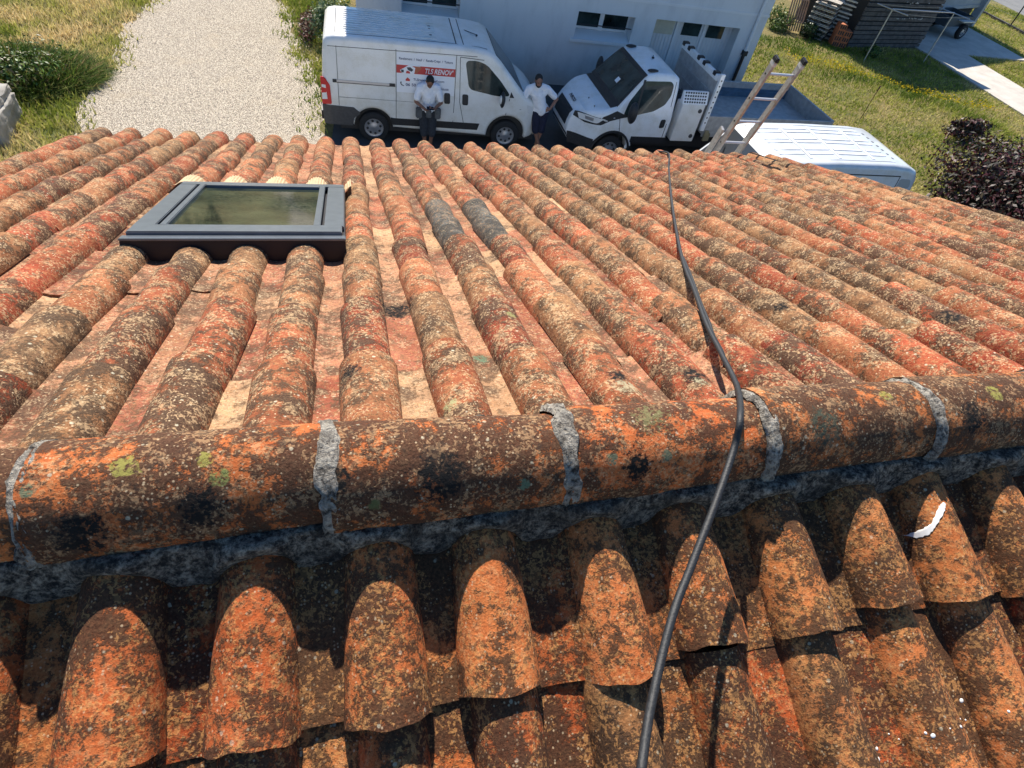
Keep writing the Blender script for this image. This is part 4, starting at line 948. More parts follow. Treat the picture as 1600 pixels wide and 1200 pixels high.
def seam(u0, z0, u1, z1, w_=.011, B=V, par=van):
    d = Vector((u1 - u0, z1 - z0)).normalized(); n_ = Vector((-d.y, d.x)) * w_ / 2
    B.patch([(u0 + n_.x, z0 + n_.y), (u1 + n_.x, z1 + n_.y), (u1 - n_.x, z1 - n_.y), (u0 - n_.x, z0 - n_.y)], .003, 'panel_gap', mSEAM, par, cz=(1.05, 1.5) if abs(z1 - z0) > .6 else ())
seam(1.5, 1.98, 1.5, .58); seam(2.76, 1.97, 2.76, .46); seam(2.84, 1.94, 2.88, 1.05); seam(2.88, 1.05, 3.0, .60); seam(.14, 1.93, 3.2, 1.975, .010)
seam(.31, 1.95, .30, .80, .008); seam(2.84, 1.94, 3.35, 1.92); seam(3.95, .83, 4.0, 1.2); seam(.3, .98, 4.3, .98, .006)
for i_ in range(11):
    yb_ = -.72 + i_ * .144
    V.top([(.45, 2.1235), (1.2, 2.1310), (2.35 - (.5 if i_ in (2, 8) else 0), 2.1310)], yb_, yb_ + .05, .010, 'roof_rib', mWHITE, van, 1)
V.top([(.22, 2.1125), (.6, 2.1250), (1.5, 2.1325), (2.6, 2.1300), (3.25, 2.1075), (3.42, 2.0825)], -.865, -.85, .004, 'panel_gap', mSEAM, van, 1)
V.top([(2.74, 2.1285), (2.76, 2.1280)], -.85, .85, .004, 'panel_gap', mSEAM, van, 2); V.top([(2.90, 2.1260), (2.915, 2.1255)], -.85, .85, .004, 'panel_gap', mSEAM, van, 2)
V.top([(.29, 2.1190), (.305, 2.1195)], -.8, .8, .004, 'panel_gap', mSEAM, van, 2)
b = MB(); b.tube([(3.02, 1.15, 2.1225), (3.28, .9, 2.1300)], .008, 6); b.tube([(3.26, .9, 2.1000), (3.28, .9, 2.1375)], .02, 8); b.build('aerial', mBLACKP, van)
for k in range(4):
    b = MB(); b.box(2.22, 2.27, .62 + k * .17, .65 + k * .17, 2.128, 2.139); b.build('roof_plug', mGREYP, van)
V.patch(rounded([(-.045, 1.35), (.05, 1.33), (.14, 1.2), (.15, .82), (-.05, .80)], .03), .010, 'tail_lamp', mRED, van, cu=(0.05,), cz=(1.1,)); V.patch([(-.03, 1.2), (.05, 1.2), (.07, .92), (-.04, .9)], .014, 'reverse_lamp', mLAMPW, van)
b = MB(); b.box(-.10, -.02, .25, 1.8, .36, .55); b.build('rear_step', mBLACKP, van, bevel=.01)
b = MB()
b.ell((3.80, -.16, 1.24), (.06, .13, .17), nu=14, nv=10); b.build('mirror', mBLACKP, van, smooth=True)
b = MB(); b.ell((3.765, -.19, 1.25), (.035, .075, .10), nu=12, nv=8); b.build('mirror_glass', mLAMPW, van, smooth=True)
b = MB(); b.ell((3.86, VW + .14, 1.26), (.07, .12, .2), nu=14, nv=10); b.build('mirror', mWHITE, van, smooth=True)
V.patch(rounded([(4.42, 1.08), (4.70, .95), (4.76, .82), (4.5, .86)], .04), .006, 'headlight', mLAMPW, van, cu=(4.5, 4.6))
# sign on the sliding door
V.patch([(1.51, 1.70), (2.75, 1.70), (2.75, 1.545), (1.51, 1.545)], .004, 'red_band', mDECR, van, cz=())
V.patch([(1.51, 1.93), (2.74, 1.93), (2.74, 1.70), (1.51, 1.70)], .003, 'sign_panel', mDECW, van); V.patch([(1.51, 1.545), (2.74, 1.545), (2.74, 1.17), (1.51, 1.17)], .003, 'sign_panel', mDECW, van)
def yv(z): return VW / 2 - vhalf(2, z) - .0065
def dtext(t, size, mat, u, z, width, shear=0, bold=0.0):
    o_ = text_mesh(t, size, mat, van, u, z, yv(z + size * .35), shear, width, bold=bold)
    for v in o_.data.vertices: v.co.y = VW / 2 - vhalf(v.co.x, v.co.z) - .0075 - (v.co.y - yv(z + size * .35)) * -.5
dtext("TLS RENOV'", .135, mDECW, 2.09, 1.575, .60, .28, .002)
dtext('Ravalement  /  Neuf  /  Rendu-Crépi  /  Toiture', .062, mDECB, 1.56, 1.80, 1.12, 0, .001)
dtext('TLSrenov@gmail.com', .060, mDECB, 1.86, 1.42, .66, 0, .001)
dtext('06 50 82', .075, mDECB, 1.70, 1.305, .34, 0, .002); dtext('Toulouse', .075, mDECB, 2.34, 1.27, .28, 0, .001)
def dshape(poly, mat, nm, off=.008): V.patch(poly, off, nm, mat, van)
dshape([(1.58, 1.60), (1.66, 1.645), (1.78, 1.715), (1.90, 1.66), (1.88, 1.55), (1.80, 1.54), (1.78, 1.59), (1.72, 1.60), (1.70, 1.54), (1.62, 1.55)], mDECW, 'house_logo')
dshape([(1.60, 1.61), (1.66, 1.61), (1.66, 1.56), (1.61, 1.56)], mDECK, 'house_logo', .010); dshape([(1.72, 1.66), (1.80, 1.67), (1.86, 1.62), (1.82, 1.585), (1.75, 1.61)], mDECK, 'house_logo', .010)
dshape([(1.88, 1.70), (1.99, 1.705), (2.03, 1.66), (1.97, 1.60), (1.93, 1.55), (1.89, 1.57), (1.91, 1.64)], mDECO, 'trowel_logo', .009); dshape([(1.80, 1.715), (2.0, 1.70), (2.0, 1.69), (1.82, 1.695)], mDECW, 'trowel_logo', .011)
dshape([(1.70, 1.43), (1.74, 1.47), (1.79, 1.43), (1.79, 1.40), (1.70, 1.40)], mDECR, 'small_red_icon'); dshape([(1.59, 1.375), (1.615, 1.38), (1.61, 1.34), (1.65, 1.31), (1.67, 1.32), (1.66, 1.295), (1.61, 1.31), (1.585, 1.35)], mDECK, 'phone_icon')

# --- tipper truck
trk = thing('tipper_truck', 'white cab tipper truck with tool box and open bed in front of the garage door', 'truck', (4.989, 11.66, 0), math.radians(1.41))
TW = 2.02
def thalf(u, z):
    h = TW / 2 - .215 * max(0, z - 1.15)
    return h - .42 * (1 - smooth01(u / .75)) ** 1.4
T = Body(TW, thalf)
tsil = [(.16, .34), (.03, .45), (-.02, .62), (0, .82), (.05, .98), (.14, 1.08), (.30, 1.17), (.52, 1.25), (.75, 1.315), (.93, 1.36), (1.1, 1.56), (1.3, 1.80), (1.46, 1.98), (1.56, 2.05), (1.75, 2.085), (2.05, 2.095), (2.25, 2.07), (2.35, 2.0), (2.385, 1.8), (2.39, 1.2), (2.39, .62), (1.46, .60)]
tsil += [(1.45, .42)] + arc(1.0, .36, .45, 6, 172, 16) + [(.54, .36)]
T.shell(tsil, .085, 'cab', mWHITE2, trk, (.8, 1.0, 1.15, 1.4, 1.7), (.05, .1, .2, .3, .4, .5, .6, .75))
b = MB(); b.box(.3, 6.6, .3, TW - .3, .38, .78); b.box(2.5, 6.5, .5, TW - .5, .78, .92); b.build('chassis', mBLACKP, trk)
for u_ in (1.0, 5.0):
    for y_, o_ in ((.04, -1), (TW - .04, 1)): wheel(trk, u_, y_, .35, o_)
T.top([(.94, 1.372), (1.1, 1.56), (1.3, 1.80), (1.46, 1.98), (1.53, 2.035)], -.97, .97, .006, 'windscreen_frame', mBLACKP, trk, 12)
T.top([(1.0, 1.44), (1.1, 1.56), (1.3, 1.80), (1.45, 1.97)], -.90, .90, .010, 'windscreen', mGLASS, trk, 12)
T.top([(.80, 1.33), (.93, 1.36), (.955, 1.39)], -.93, .93, .010, 'wiper_cowl', mBLACKP, trk, 12)
T.top([(1.455, 1.975), (1.56, 2.05)], -.82, .82, .009, 'windscreen_header', mBLACKP, trk, 8) if False else None
T.patch(rounded([(1.50, 1.93), (2.14, 1.95), (2.22, 1.88), (2.21, 1.66), (2.10, 1.47), (1.85, 1.33), (1.38, 1.22), (1.12, 1.22), (1.20, 1.50)], .05), .005, 'side_window', mGLASS, trk, cz=(1.4, 1.65))
T.patch([(1.46, 1.95), (1.51, 1.95), (1.44, 1.23), (1.39, 1.23)], .009, 'window_bar', mBLACKP, trk, cz=(1.6,))
T.patch([(.55, 1.12), (.95, 1.30), (1.12, 1.24), (1.38, 1.21), (1.10, 1.16), (.75, 1.06)], .007, 'pillar_trim', mBLACKP, trk, cu=(.7, .9))
T.patch(rounded([(2.10, 1.16), (2.22, 1.17), (2.22, .98), (2.10, .96)], .04), .014, 'door_handle', mBLACKP, trk)
def tseam(*a): seam(*a, .012, T, trk)
tseam(1.05, 1.14, 1.17, .66); tseam(2.27, 1.95, 2.27, .66); tseam(.3, .9, 1.1, .92)
T.patch(rounded([(.10, 1.09), (.35, 1.115), (.66, 1.12), (.78, 1.08), (.5, .99), (.2, .97), (.08, 1.0)], .03), .010, 'headlight', mLAMPW, trk, cu=(.2, .3, .4, .5)); T.patch([(.28, 1.08), (.45, 1.09), (.45, 1.02), (.3, 1.01)], .016, 'lamp_lens', mRIM, trk, cu=(.35,))
T.patch([(.06, 1.0), (.08, 1.11), (.16, 1.12), (.82, 1.13), (.9, 1.12), (.62, .97), (.3, .93)], .0055, 'lamp_surround', mBLACKP, trk, cu=(.2, .3, .4, .5, .65))
T.top([(-.018, .70), (0, .82), (.04, .96), (.10, 1.05)], -.72, .72, .012, 'grille', mBLACKP, trk, 14)
T.top([(.13, .36), (.04, .44), (-.015, .56)], -.98, .98, .012, 'bumper', mBLACKP, trk, 14)
T.patch([(.0, .62), (.54, .62), (.54, .36), (.05, .36)], .008, 'bumper_side', mBLACKP, trk, cu=(.1, .2, .3, .4)); T.patch([(1.46, .74), (2.38, .74), (2.38, .60), (1.46, .60)], .006, 'sill', mBLACKP, trk)
T.patch(arc(1.0, .36, .50, 4, 176, 16) + arc(1.0, .36, .45, 176, 4, 16), .012, 'wheel_arch', mBLACKP, trk)
for i_, yy in enumerate((.33, .75)):
    b = MB(); b.tube([(.50, yy, 1.245), (.5, yy, 1.275)], .012, 6); b.build('washer_nozzle', mBLACKP, trk)
b = MB(); b.box(.045, .07, .95 - .25, .95 + .25, 1.04, 1.055)
b.build('badge_bar', mBLACKP, trk)
lt = text_mesh('IVECO', .13, mDECK, trk, 0, 0, 0, 0, .38, 'badge', bold=.004)
for v in lt.data.vertices: a, z = v.co.x, v.co.z; v.co = Vector((.175 + z * .72, 1.20 - a, 1.122 + z * .36 + .006 - v.co.y))
b = MB(); b.ell((1.24, -.17, 1.36), (.10, .14, .24), nu=14, nv=10); b.tube([(1.25, .1, 1.25), (1.24, -.12, 1.3)], .025, 6); b.build('mirror', mBLACKP, trk, smooth=True)
b = MB(); b.ell((1.22, TW + .17, 1.42), (.08, .12, .24), nu=14, nv=10); b.tube([(1.25, TW - .1, 1.25), (1.24, TW + .12, 1.3)], .025, 6); b.build('mirror', mBLACKP, trk, smooth=True)
for yy in (.32, TW - .32):
    b = MB(); b.ell((1.68, yy, 2.10), (.14, .05, .035), nu=14, nv=8); b.build('marker_lamp', mBLACKP, trk, smooth=True)
b = MB(); b.ell((1.98, 1.05, 2.11), (.035, .035, .02), nu=8, nv=6); b.tube([(1.98, 1.05, 2.10), (2.05, 1.2, 2.11)], .008, 5); b.build('aerial', mBLACKP, trk)
b = MB(); b.tube([(1.0, .55, 1.425), (1.38, .85, 1.89)], .008, 5); b.tube([(.97, 1.15, 1.40), (1.28, 1.65, 1.76)], .008, 5); b.build('wiper', mBLACKP, trk)
b = MB(); 
rr = Matrix.Rotation(-math.atan2(.24, .2), 3, 'Y')
b.box(1.10, 1.22, .78, .92, 1.60, 1.606, 0, Matrix.Rotation(-.86, 3, 'Y'), (1.16, .85, 1.60)); pz = b.build('paper_slip', mDECW, trk); pz.location = (-.012, 0, .055)
# tool box behind the cab, and the clutter beside it
tb = bpy.data.objects.new('tool_box', None); COL.objects.link(tb); tb.parent = trk
b = MB(); b.prism([(2.52, .66), (3.12, .66), (3.12, 1.54), (2.52, 1.54)], 0, .30, 'y'); b.build('box', mWHITE, tb, bevel=.012)
b = MB(); b.prism([(-.002, 1.545), (.10, 1.80), (.15, 1.80), (.15, 1.545)], 2.50, 3.14, 'x')
for i_ in range(9):
    for j_ in range(4): b.beam((2.555 + i_ * .064, .008 + j_ * .0235, 1.572 + j_ * .06), (2.555 + i_ * .064, .0215 + j_ * .0235, 1.605 + j_ * .06), .038, .012, 1)
b.build('chequer_lid', [mWHITE2, mSEAM], tb)
for z_ in (1.40, .80): b = MB(); b.lathe([(.001, -.018), (.045, -.018), (.05, 0)], (3.02, .0, z_), n=16); b.build('latch', mGREYP, tb)
b = MB(); b.box(2.55, 3.08, .58, TW - .05, .8, 1.15); b.box(2.6, 3.0, .7, 1.1, 1.15, 1.35); b.tube([(2.8 + .13 * math.cos(a * .5), .95 + .13 * math.sin(a * .5), 1.40 + .004 * a) for a in range(26)], .018, 6)
b.tube([(2.6, 1.3, 1.3), (2.7, 1.6, 1.5), (2.95, 1.8, 1.35)], .03, 6); b.build('storage_well', mGREYP, trk)
# headboard with latches
b = MB(); b.box(3.22, 3.27, .02, TW + .02, .98, 2.05); 
for z_ in (1.25, 1.5, 1.75): b.box(3.205, 3.22, .06, TW - .06, z_, z_ + .04)
b.build('headboard', mSTEEL, trk)
b = MB(); b.box(3.19, 3.30, 0.10, TW + .02, 2.05, 2.18); b.build('headboard_rail', mWHITE2, trk, bevel=.01)
for yy in (.25, .8, 1.1, 1.65, 1.95): b = MB(); b.box(3.17, 3.32, yy - .06, yy + .06, 2.12, 2.21); b.build('latch', mBLACKP, trk, bevel=.01)
b = MB(); b.box(3.20, 3.30, -.04, .03, .95, 2.24)
for k in range(9): b.lathe([(.001, -.004), (.018, -.004), (.018, 0)], (3.25, -.041, 1.15 + k * .12), n=8, mi=1)
b.build('corner_post', [mWHITE2, mSEAM], trk)
b = MB(); b.box(3.28, 6.86, .02, TW + .0, .86, .95); b.build('bed_floor', mSTEEL, trk)
BH = 1.30
b = MB(); b.box(3.30, 6.86, -.02, .02, .80, BH); b.build('side_board', mSTEEL, trk)
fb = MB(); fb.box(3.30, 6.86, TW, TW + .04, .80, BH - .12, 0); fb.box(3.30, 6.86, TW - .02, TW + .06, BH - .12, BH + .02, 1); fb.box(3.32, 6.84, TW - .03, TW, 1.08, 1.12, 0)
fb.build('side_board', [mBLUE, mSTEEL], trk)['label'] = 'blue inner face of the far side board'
b = MB(); b.box(6.86, 6.92, -.02, TW + .06, .80, BH + .02); b.build('tailboard', mSTEEL, trk)
b = MB(); b.box(3.35, 3.5, -.07, -.02, .72, .9); b.box(3.32, 3.42, -.10, -.06, .85, .98); b.build('board_catch', simple('brass_catch', (.35, .3, .18), .5, .4), trk)

# --- third van, roof seen beyond the eave
v3 = thing('delivery_van', 'white van with ribbed roof parked nearest the eave at the right', 'van', (7.98, 8.26, 0), math.radians(1.9))
W3 = 1.95
def h3(u, z): return W3 / 2 - .115 * max(0, z - 1.1) - .28 * (1 - smooth01((u + 1.6) / 1.1)) - .16 * smooth01((u - 3.25) / .6) ** 2
B3 = Body(W3, h3)
s3 = [(-1.55, .3), (-1.62, .55), (-1.55, .85), (-1.3, 1.0), (-.95, 1.12), (-.72, 1.2), (-.5, 1.42), (-.25, 1.68), (-.08, 1.86), (.05, 1.93), (.3, 1.965), (1.5, 1.985), (2.8, 1.965), (3.25, 1.92), (3.5, 1.83), (3.68, 1.66), (3.78, 1.4), (3.84, .9), (3.84, .35), (3.35, .32)]
s3 += arc(2.9, .33, .40, 2, 178, 12) + [(2.45, .3), (-.45, .3)] + arc(-.9, .33, .40, 2, 178, 12) + [(-1.35, .3)]
B3.shell(s3, .10, 'body', mWHITE3, v3, (.7, 1.1, 1.5, 1.75), (-1.4, -1.2, -1.0, 3.3, 3.45, 3.6, 3.7))
b = MB(); b.box(-1.3, 3.5, .2, W3 - .2, .2, .8); b.build('underbody', mBLACKP, v3)
for u_ in (-.9, 2.9):
    for y_, o_ in ((.03, -1), (W3 - .03, 1)): wheel(v3, u_, y_, .32, o_)
B3.top([(-.70, 1.225), (-.5, 1.42), (-.25, 1.68), (-.09, 1.85)], -.86, .86, .008, 'windscreen', simple('grey_windscreen', (0.05, .055, .06), .12), v3, 8)
b = MB(); b.tube([(-.62, .6, 1.34), (-.35, .95, 1.62)], .010, 5); b.tube([(-.62, 1.1, 1.34), (-.35, 1.45, 1.62)], .010, 5); b.build('wiper', mBLACKP, v3)
B3.patch(rounded([(-.35, 1.3), (.6, 1.34), (.6, 1.76), (.15, 1.76)], .06), .004, 'side_window', mGLASS, v3)
B3.patch(rounded([(3.12, 1.70), (3.40, 1.68), (3.5, 1.5), (3.12, 1.45)], .05), .004, 'recess_panel', simple('grey_recess', (.35, .36, .36), .5), v3, cu=(3.3,))
B3.patch([(1.4, 1.80), (3.08, 1.76), (3.08, 1.74), (1.4, 1.78)], .006, 'side_rail', mSEAM, v3); B3.patch([(3.07, 1.76), (3.085, 1.76), (3.12, .6), (3.105, .6)], .004, 'panel_gap', mSEAM, v3, cz=(1.1, 1.5))
def z3(u): 
    xs = [p[0] for p in s3[9:16]]; zs = [p[1] for p in s3[9:16]]; return float(np.interp(u, xs, zs))
for (ua, ub) in ((.22, .80), (.92, 1.50), (1.62, 2.35), (2.47, 2.85)):
    for yy in (-.55, -.36, -.04, .12, .44, .60):
        pts = [(u_, z3(u_)) for u_ in np.linspace(ua, ub, 3)]
        B3.top(pts, yy, yy + .045, .012, 'roof_rib', mWHITE2, v3, 1); B3.top(pts, yy + .046, yy + .062, .003, 'rib_groove', mGROOVE, v3, 1)
for u_ in (.86, 1.56, 2.41): B3.top([(u_ - .03, z3(u_)), (u_ + .03, z3(u_))], -.72, .72, .010, 'roof_rib', mWHITE2, v3, 3)
B3.top([(.1, z3(.1)), (1.5, z3(1.5)), (2.8, z3(2.8)), (3.3, z3(3.3))], -.80, -.785, .004, 'rib_groove', mGROOVE, v3, 1); B3.top([(.1, z3(.1)), (1.5, z3(1.5)), (2.8, z3(2.8)), (3.3, z3(3.3))], .78, .795, .004, 'rib_groove', mGROOVE, v3, 1)
for k in range(7): B3.top([(2.98, z3(2.98)), (3.03, z3(3.03))], -.62 + k * .19, -.56 + k * .19, .006, 'roof_plug', mGROOVE, v3, 1)

# ------------------------------------------------------------------ ladder at the eave
ld = thing('ladder', 'aluminium extension ladder leaning on the eave and rising above the tiles', 'ladder', (3.95, 5.6, 0))
def lp(x, z, dy=0): return (x - 3.95, -.245 * (z - 0.0) * 1.0 + dy, z)
b1 = lambda z: 3.665 + .03 * z; 
def LX(z): return 3.79 + (z - 4.1) * .03, 4.065 + (z - 4.1) * .055
for side in (0, 1):
    b = MB(); zt = 5.11; p0 = lp(LX(0.15)[side], .15); p1 = lp(LX(zt)[side], zt)
    b.beam(p0, p1, .028, .068, 0, up=(0, 1, 0)); b.build('rail', mALU, ld, bevel=.003)
    b = MB(); d = (Vector(p1) - Vector(p0)).normalized(); b.beam(Vector(p1) - d * .012, Vector(p1) + d * .035, .038, .078, 0, up=(0, 1, 0)); b.build('end_cap', mBLACKP, ld, bevel=.008)
    b = MB(); b.beam(Vector(p1) - d * .05 , Vector(p1) - d * .013, .034, .074, 0, up=(0, 1, 0)); b.build('cap_collar', mALU2, ld, bevel=.005)
    b = MB(); q0 = lp(LX(0.0)[side] + (-.045 if side == 0 else .045), .0, .06); q1 = lp(LX(4.35)[side] + (-.045 if side == 0 else .045), 4.35, .06)
    b.beam(q0, q1, .028, .068, 0, up=(0, 1, 0)); b.build('outer_rail', mALU, ld, bevel=.003)
zr_ = [4.98 - .255 * k for k in range(19)]
for z_ in zr_:
    xa, xb = LX(z_); b = MB(); b.tube([lp(xa + .01, z_), lp(xb - .01, z_)], .0135, 8); b.build('rung', mALU2, ld, smooth=True)
    if True:
        b = MB(); b.tube([lp(xa - .016, z_), lp(xa - .0135, z_)], .010, 8); b.build('rung_end', mBLACKP, ld)
# ------------------------------------------------------------------ garden things at the right
def clothes():
    o = thing('clothes_line', 'galvanised clothes line frame with T arms standing on the lawn', 'clothes line', (21.2, 20.4, 0))
    P1 = (-1.55, -.2); P2 = (1.75, .27)
    for k, (px, py) in enumerate((P1, P2)):
        b = MB(); b.tube([(px, py, 0), (px, py, 1.79)], .022, 8); b.build('post', mGALV, o, smooth=True)
        b = MB(); b.tube([(px - .28, py + .55, 1.80), (px + .28, py - .55, 1.80)], .02, 8); b.build('cross_arm', mGALV, o, smooth=True)
    for off in (0,):
        b = MB(); b.tube([(P1[0], P1[1], 1.82), (P2[0], P2[1], 1.82)], .022, 6); b.build('top_bar', mGALV, o, smooth=True)
    for off in (-.25, .25):
        b = MB(); b.tube([(P1[0] + off * .9, P1[1] - off * 1.9, 1.815), (0.1 + off * .9, .03 - off * 1.9, 1.77), (P2[0] + off * .9, P2[1] - off * 1.9, 1.815)], .004, 4); b.build('line', mGALV, o)
clothes()
# plank shed and its back part
sh = thing('plank_shed', 'dark weathered horizontal plank shed behind the clothes line', 'shed', (19.75, 21.58, 0), math.radians(11.2))
b = MB()
for k in range(24):
    rr = random.Random(k); z0 = k * .165; b.box(-.0 + rr.uniform(-.05, .02), 4.38 + rr.uniform(-.04, .05), -.03 + rr.uniform(-.02, .03), .04, z0 + .012, z0 + .15 - rr.uniform(0, .03))
b.build('plank_wall', mTWOOD, sh)
b = MB(); b.box(0.02, 4.34, .05, 3.2, 0, 4.1); b.build('shed_core', simple('dark_inner_wood', (.03, .028, .026), .95), sh)
b = MB(); b.prism([(-.25, 3.97), (3.4, 4.5), (3.4, 4.56), (-.25, 4.03)], -.15, 4.55, 'x'); b.build('roof', mTWOOD, sh)
b = MB()
for k in range(26): rr = random.Random(k + 50); b.box(*(lambda a, z: (a, a + .05, -.065, -.045, z, z + .03))(2.2 + rr.uniform(-.3, 1.3), 1.1 + rr.choice([0, .55]) + rr.uniform(-.03, .03)))
b.build('pale_fixing', mKERB, sh)
gb = thing('panel_garage', 'tall grey panel garage wall behind the trailer', 'garage', (24.2, 24.2, 0), math.atan2(2.4, 6.4))
b = MB(); b.box(0, 6.75, 0, .12, .9, 4.2); b.build('wall_panel', mPANEL, gb)
b = MB(); b.box(-.05, 6.8, -.04, .0, .80, .93); b.box(-.05, 6.8, -.035, -.0, 2.0, 2.08); b.build('trim', mPANEL, gb)
b = MB(); b.box(0.02, 6.7, .2, 4, 0, 4.1); b.build('garage_core', simple('dark_interior', (.03, .032, .035), .9), gb)
b = MB(); b.box(6.6, 6.85, -.25, .1, 0, 3.0); b.box(6.58, 6.87, -.27, .1, 3.0, 3.08, 1); b.build('corner_pillar', [mPANEL, mDECW], gb)
tr = thing('car_trailer', 'small dark trailer parked on the concrete slab in the shade', 'trailer', (27.2, 24.1, 0.05), math.radians(14))
b = MB(); b.box(-.9, 1.0, 0, .05, .45, .85); b.box(-.9, 1.0, 1.15, 1.2, .45, .85); b.box(-.9, -.85, .05, 1.15, .45, .85); b.box(.95, 1.0, .05, 1.15, .45, .85); b.box(-.85, .95, .05, 1.15, .45, .5); b.build('box_body', simple('dark_blue_grey_steel', (.07, .09, .11), .5, .3), tr)
b = MB(); b.box(-.1, .75, -.28, .0, .70, .74); b.build('mudguard', mALU2, tr)
for y_, o_ in ((-.25, -1), (1.45, 1)): wheel(tr, .35, y_, .3, o_)
b = MB(); b.beam((-.9, .6, .45), (-2.1, .6, .45), .08, .08); b.build('drawbar', mGREYP, tr)
# leaning slat panel
sp = thing('slat_panel', 'reddish slatted wooden panel leaning beside the pallet stack', 'panel', (17.9, 23.1, 0), math.radians(-8))
b = MB()
for k in range(8): b.beam((-.35 + k * .10, -.35, .05), (-.35 + k * .10, .15, 1.35), .055, .02, 0, up=(0, 1, 0))
b.build('slats', mRWOOD, sp); b = MB(); b.beam((-.38, .10, 1.05), (.40, .10, 1.05), .05, .03); b.beam((-.38, -.2, .35), (.40, -.2, .35), .05, .03); b.build('batten', mTWOOD, sp)
# pallets
def pallet(z, jx, jy, rz, i):
    names = ['lowest', 'second lowest', 'third from the ground', 'fourth from the ground', 'fifth from the ground', 'sixth from the ground', 'second highest', 'topmost']
    o = thing('pallet', 'pale wooden pallet beside the plank shed, %s of its stack' % names[i], 'pallet', (19.02 + jx, 22.75 + jy, z), rz, 'stacked pallets')
    b = MB()
    for k in range(7): b.box(-.45, .45, -.55 + k * .17, -.55 + k * .17 + .10, .12, .142)
    for k in range(3): b.box(-.45, .45, -.55 + k * .51, -.55 + k * .51 + .1, 0, .02)
    b.build('deck', mLWOOD, o)
    b = MB()
    for sx in (-.45, -.05, .35): b.box(sx, sx + .1, -.55, .57, .022, .118)
    b.build('bearer', mTWOOD, o)
for k in range(8): pallet(.0 + k * .168, random.uniform(-.06, .06), random.uniform(-.06, .06), math.radians(-48 + random.uniform(-4, 4)), k)
pp = thing('plank_stack', 'tall stack of pale and dark planks behind the orange bricks', 'planks', (19.75, 22.5, 0), math.radians(-44))
b = MB()
for k in range(15):
    rr = random.Random(k + 9); b.box(-.3 + rr.uniform(-.05, .05), .35 + rr.uniform(-.05, .05), -.35 + rr.uniform(-.06, .04), .9, k * .14, k * .14 + .05, 0)
b.build('pale_planks', mLWOOD, pp); b = MB(); b.box(-.25, .3, -.28, .85, 0, 2.15); b.build('dark_planks', mTWOOD, pp)
bk = thing('brick_pile', 'pile of orange hollow bricks in front of the wood pile', 'bricks', (19.35, 21.72, 0), math.radians(-20))
for lay in range(4):
    for k in range(2):
        if lay == 3 and k == 1: continue
        b = MB(); rr = random.Random(lay * 3 + k); b.box(-.28 + k * .3, -.0 + k * .3, -.22, .24, lay * .2 + .002, lay * .2 + .195)
        for h_ in range(3): b.box(-.25 + k * .3 + h_ * .085, -.25 + k * .3 + h_ * .085 + .06, -.2215, -.2185, lay * .2 + .03, lay * .2 + .17, 1)
        o_ = b.build('brick', [mBRICKO, mSEAM], bk); o_.rotation_euler.z = rr.uniform(-.06, .06)
# boundary fence with posts, stakes, kerb
fe = thing('wire_fence', 'low wire fence with dark posts beside the road at top right', 'fence', (33.7, 27, 0))
b = MB(); b.box(-.06, .06, -6, 9, 0, .12); b.build('kerb_footing', mTWOOD, fe)
for yy in (-5.5, -2.8, 0, 2.6, 5.2, 7.8): b = MB(); b.tube([(0, yy, 0), (0, yy, 1.35)], .035, 6); b.build('post', mBLACKP, fe)
for z_ in (.45, .85, 1.25): b = MB(); b.tube([(0, -6, z_), (0, 9, z_)], .004, 4); b.build('wire', mGALV, fe)
for (sx, sy, hh, lb) in ((15.95, 15.1, 1.0, 'thin rusty stake in the grass nearer the ladder'), (16.3, 12.25, .95, 'thin rusty stake in the grass beyond the ribbed van roof')):
    o = thing('garden_stake', lb, 'stake', (sx, sy, 0)); b = MB(); b.tube([(0, 0, 0), (.05, .04, hh)], .012, 6); b.build('rod', mRUST, o); b = MB(); b.tube([(.045, .036, hh - .14), (.052, .042, hh + .02)], .022, 6); b.build('tip', mRUST, o)

# ------------------------------------------------------------------ people
def capsule(b, a, c, ra, rc, n=14):
    a = Vector(a); c = Vector(c); d = (c - a); L = d.length; d.normalize(); pts = []; rs = []
    for k in range(1, 5): ph = PI / 2 * k / 4; pts.append(a - d * ra * math.cos(ph)); rs.append(max(.001, ra * math.sin(ph)))
    for k in range(3, -1, -1): ph = PI / 2 * k / 4; pts.append(c + d * rc * math.cos(ph)); rs.append(max(.001, rc * math.sin(ph)))
    pts.insert(4, c); rs.insert(4, rc)
    b.tube(pts, rs, n)
def chain(b, P, R):
    for i in range(len(P) - 1): capsule(b, P[i], P[i + 1], R[i], R[i + 1])
def remesh(b, name, mat, parent, vox, smooth=6):
    me = bpy.data.meshes.new('tmp'); me.from_pydata(b.v, [], b.f); ob = bpy.data.objects.new('tmp', me); COL.objects.link(ob)
    bm = bmesh.new(); bm.from_mesh(me); bmesh.ops.recalc_face_normals(bm, faces=bm.faces); bm.to_mesh(me); bm.free()
    m_ = ob.modifiers.new('r', 'REMESH'); m_.mode = 'VOXEL'; m_.voxel_size = vox
    s_ = ob.modifiers.new('s', 'SMOOTH'); s_.iterations = smooth; s_.factor = .5
    dg = bpy.context.evaluated_depsgraph_get(); dg.update(); out = bpy.data.meshes.new_from_object(ob.evaluated_get(dg)); bpy.data.objects.remove(ob); bpy.data.meshes.remove(me)
    out.materials.clear(); out.materials.append(mat); out.name = name
    return link(out, name, parent, 'full')
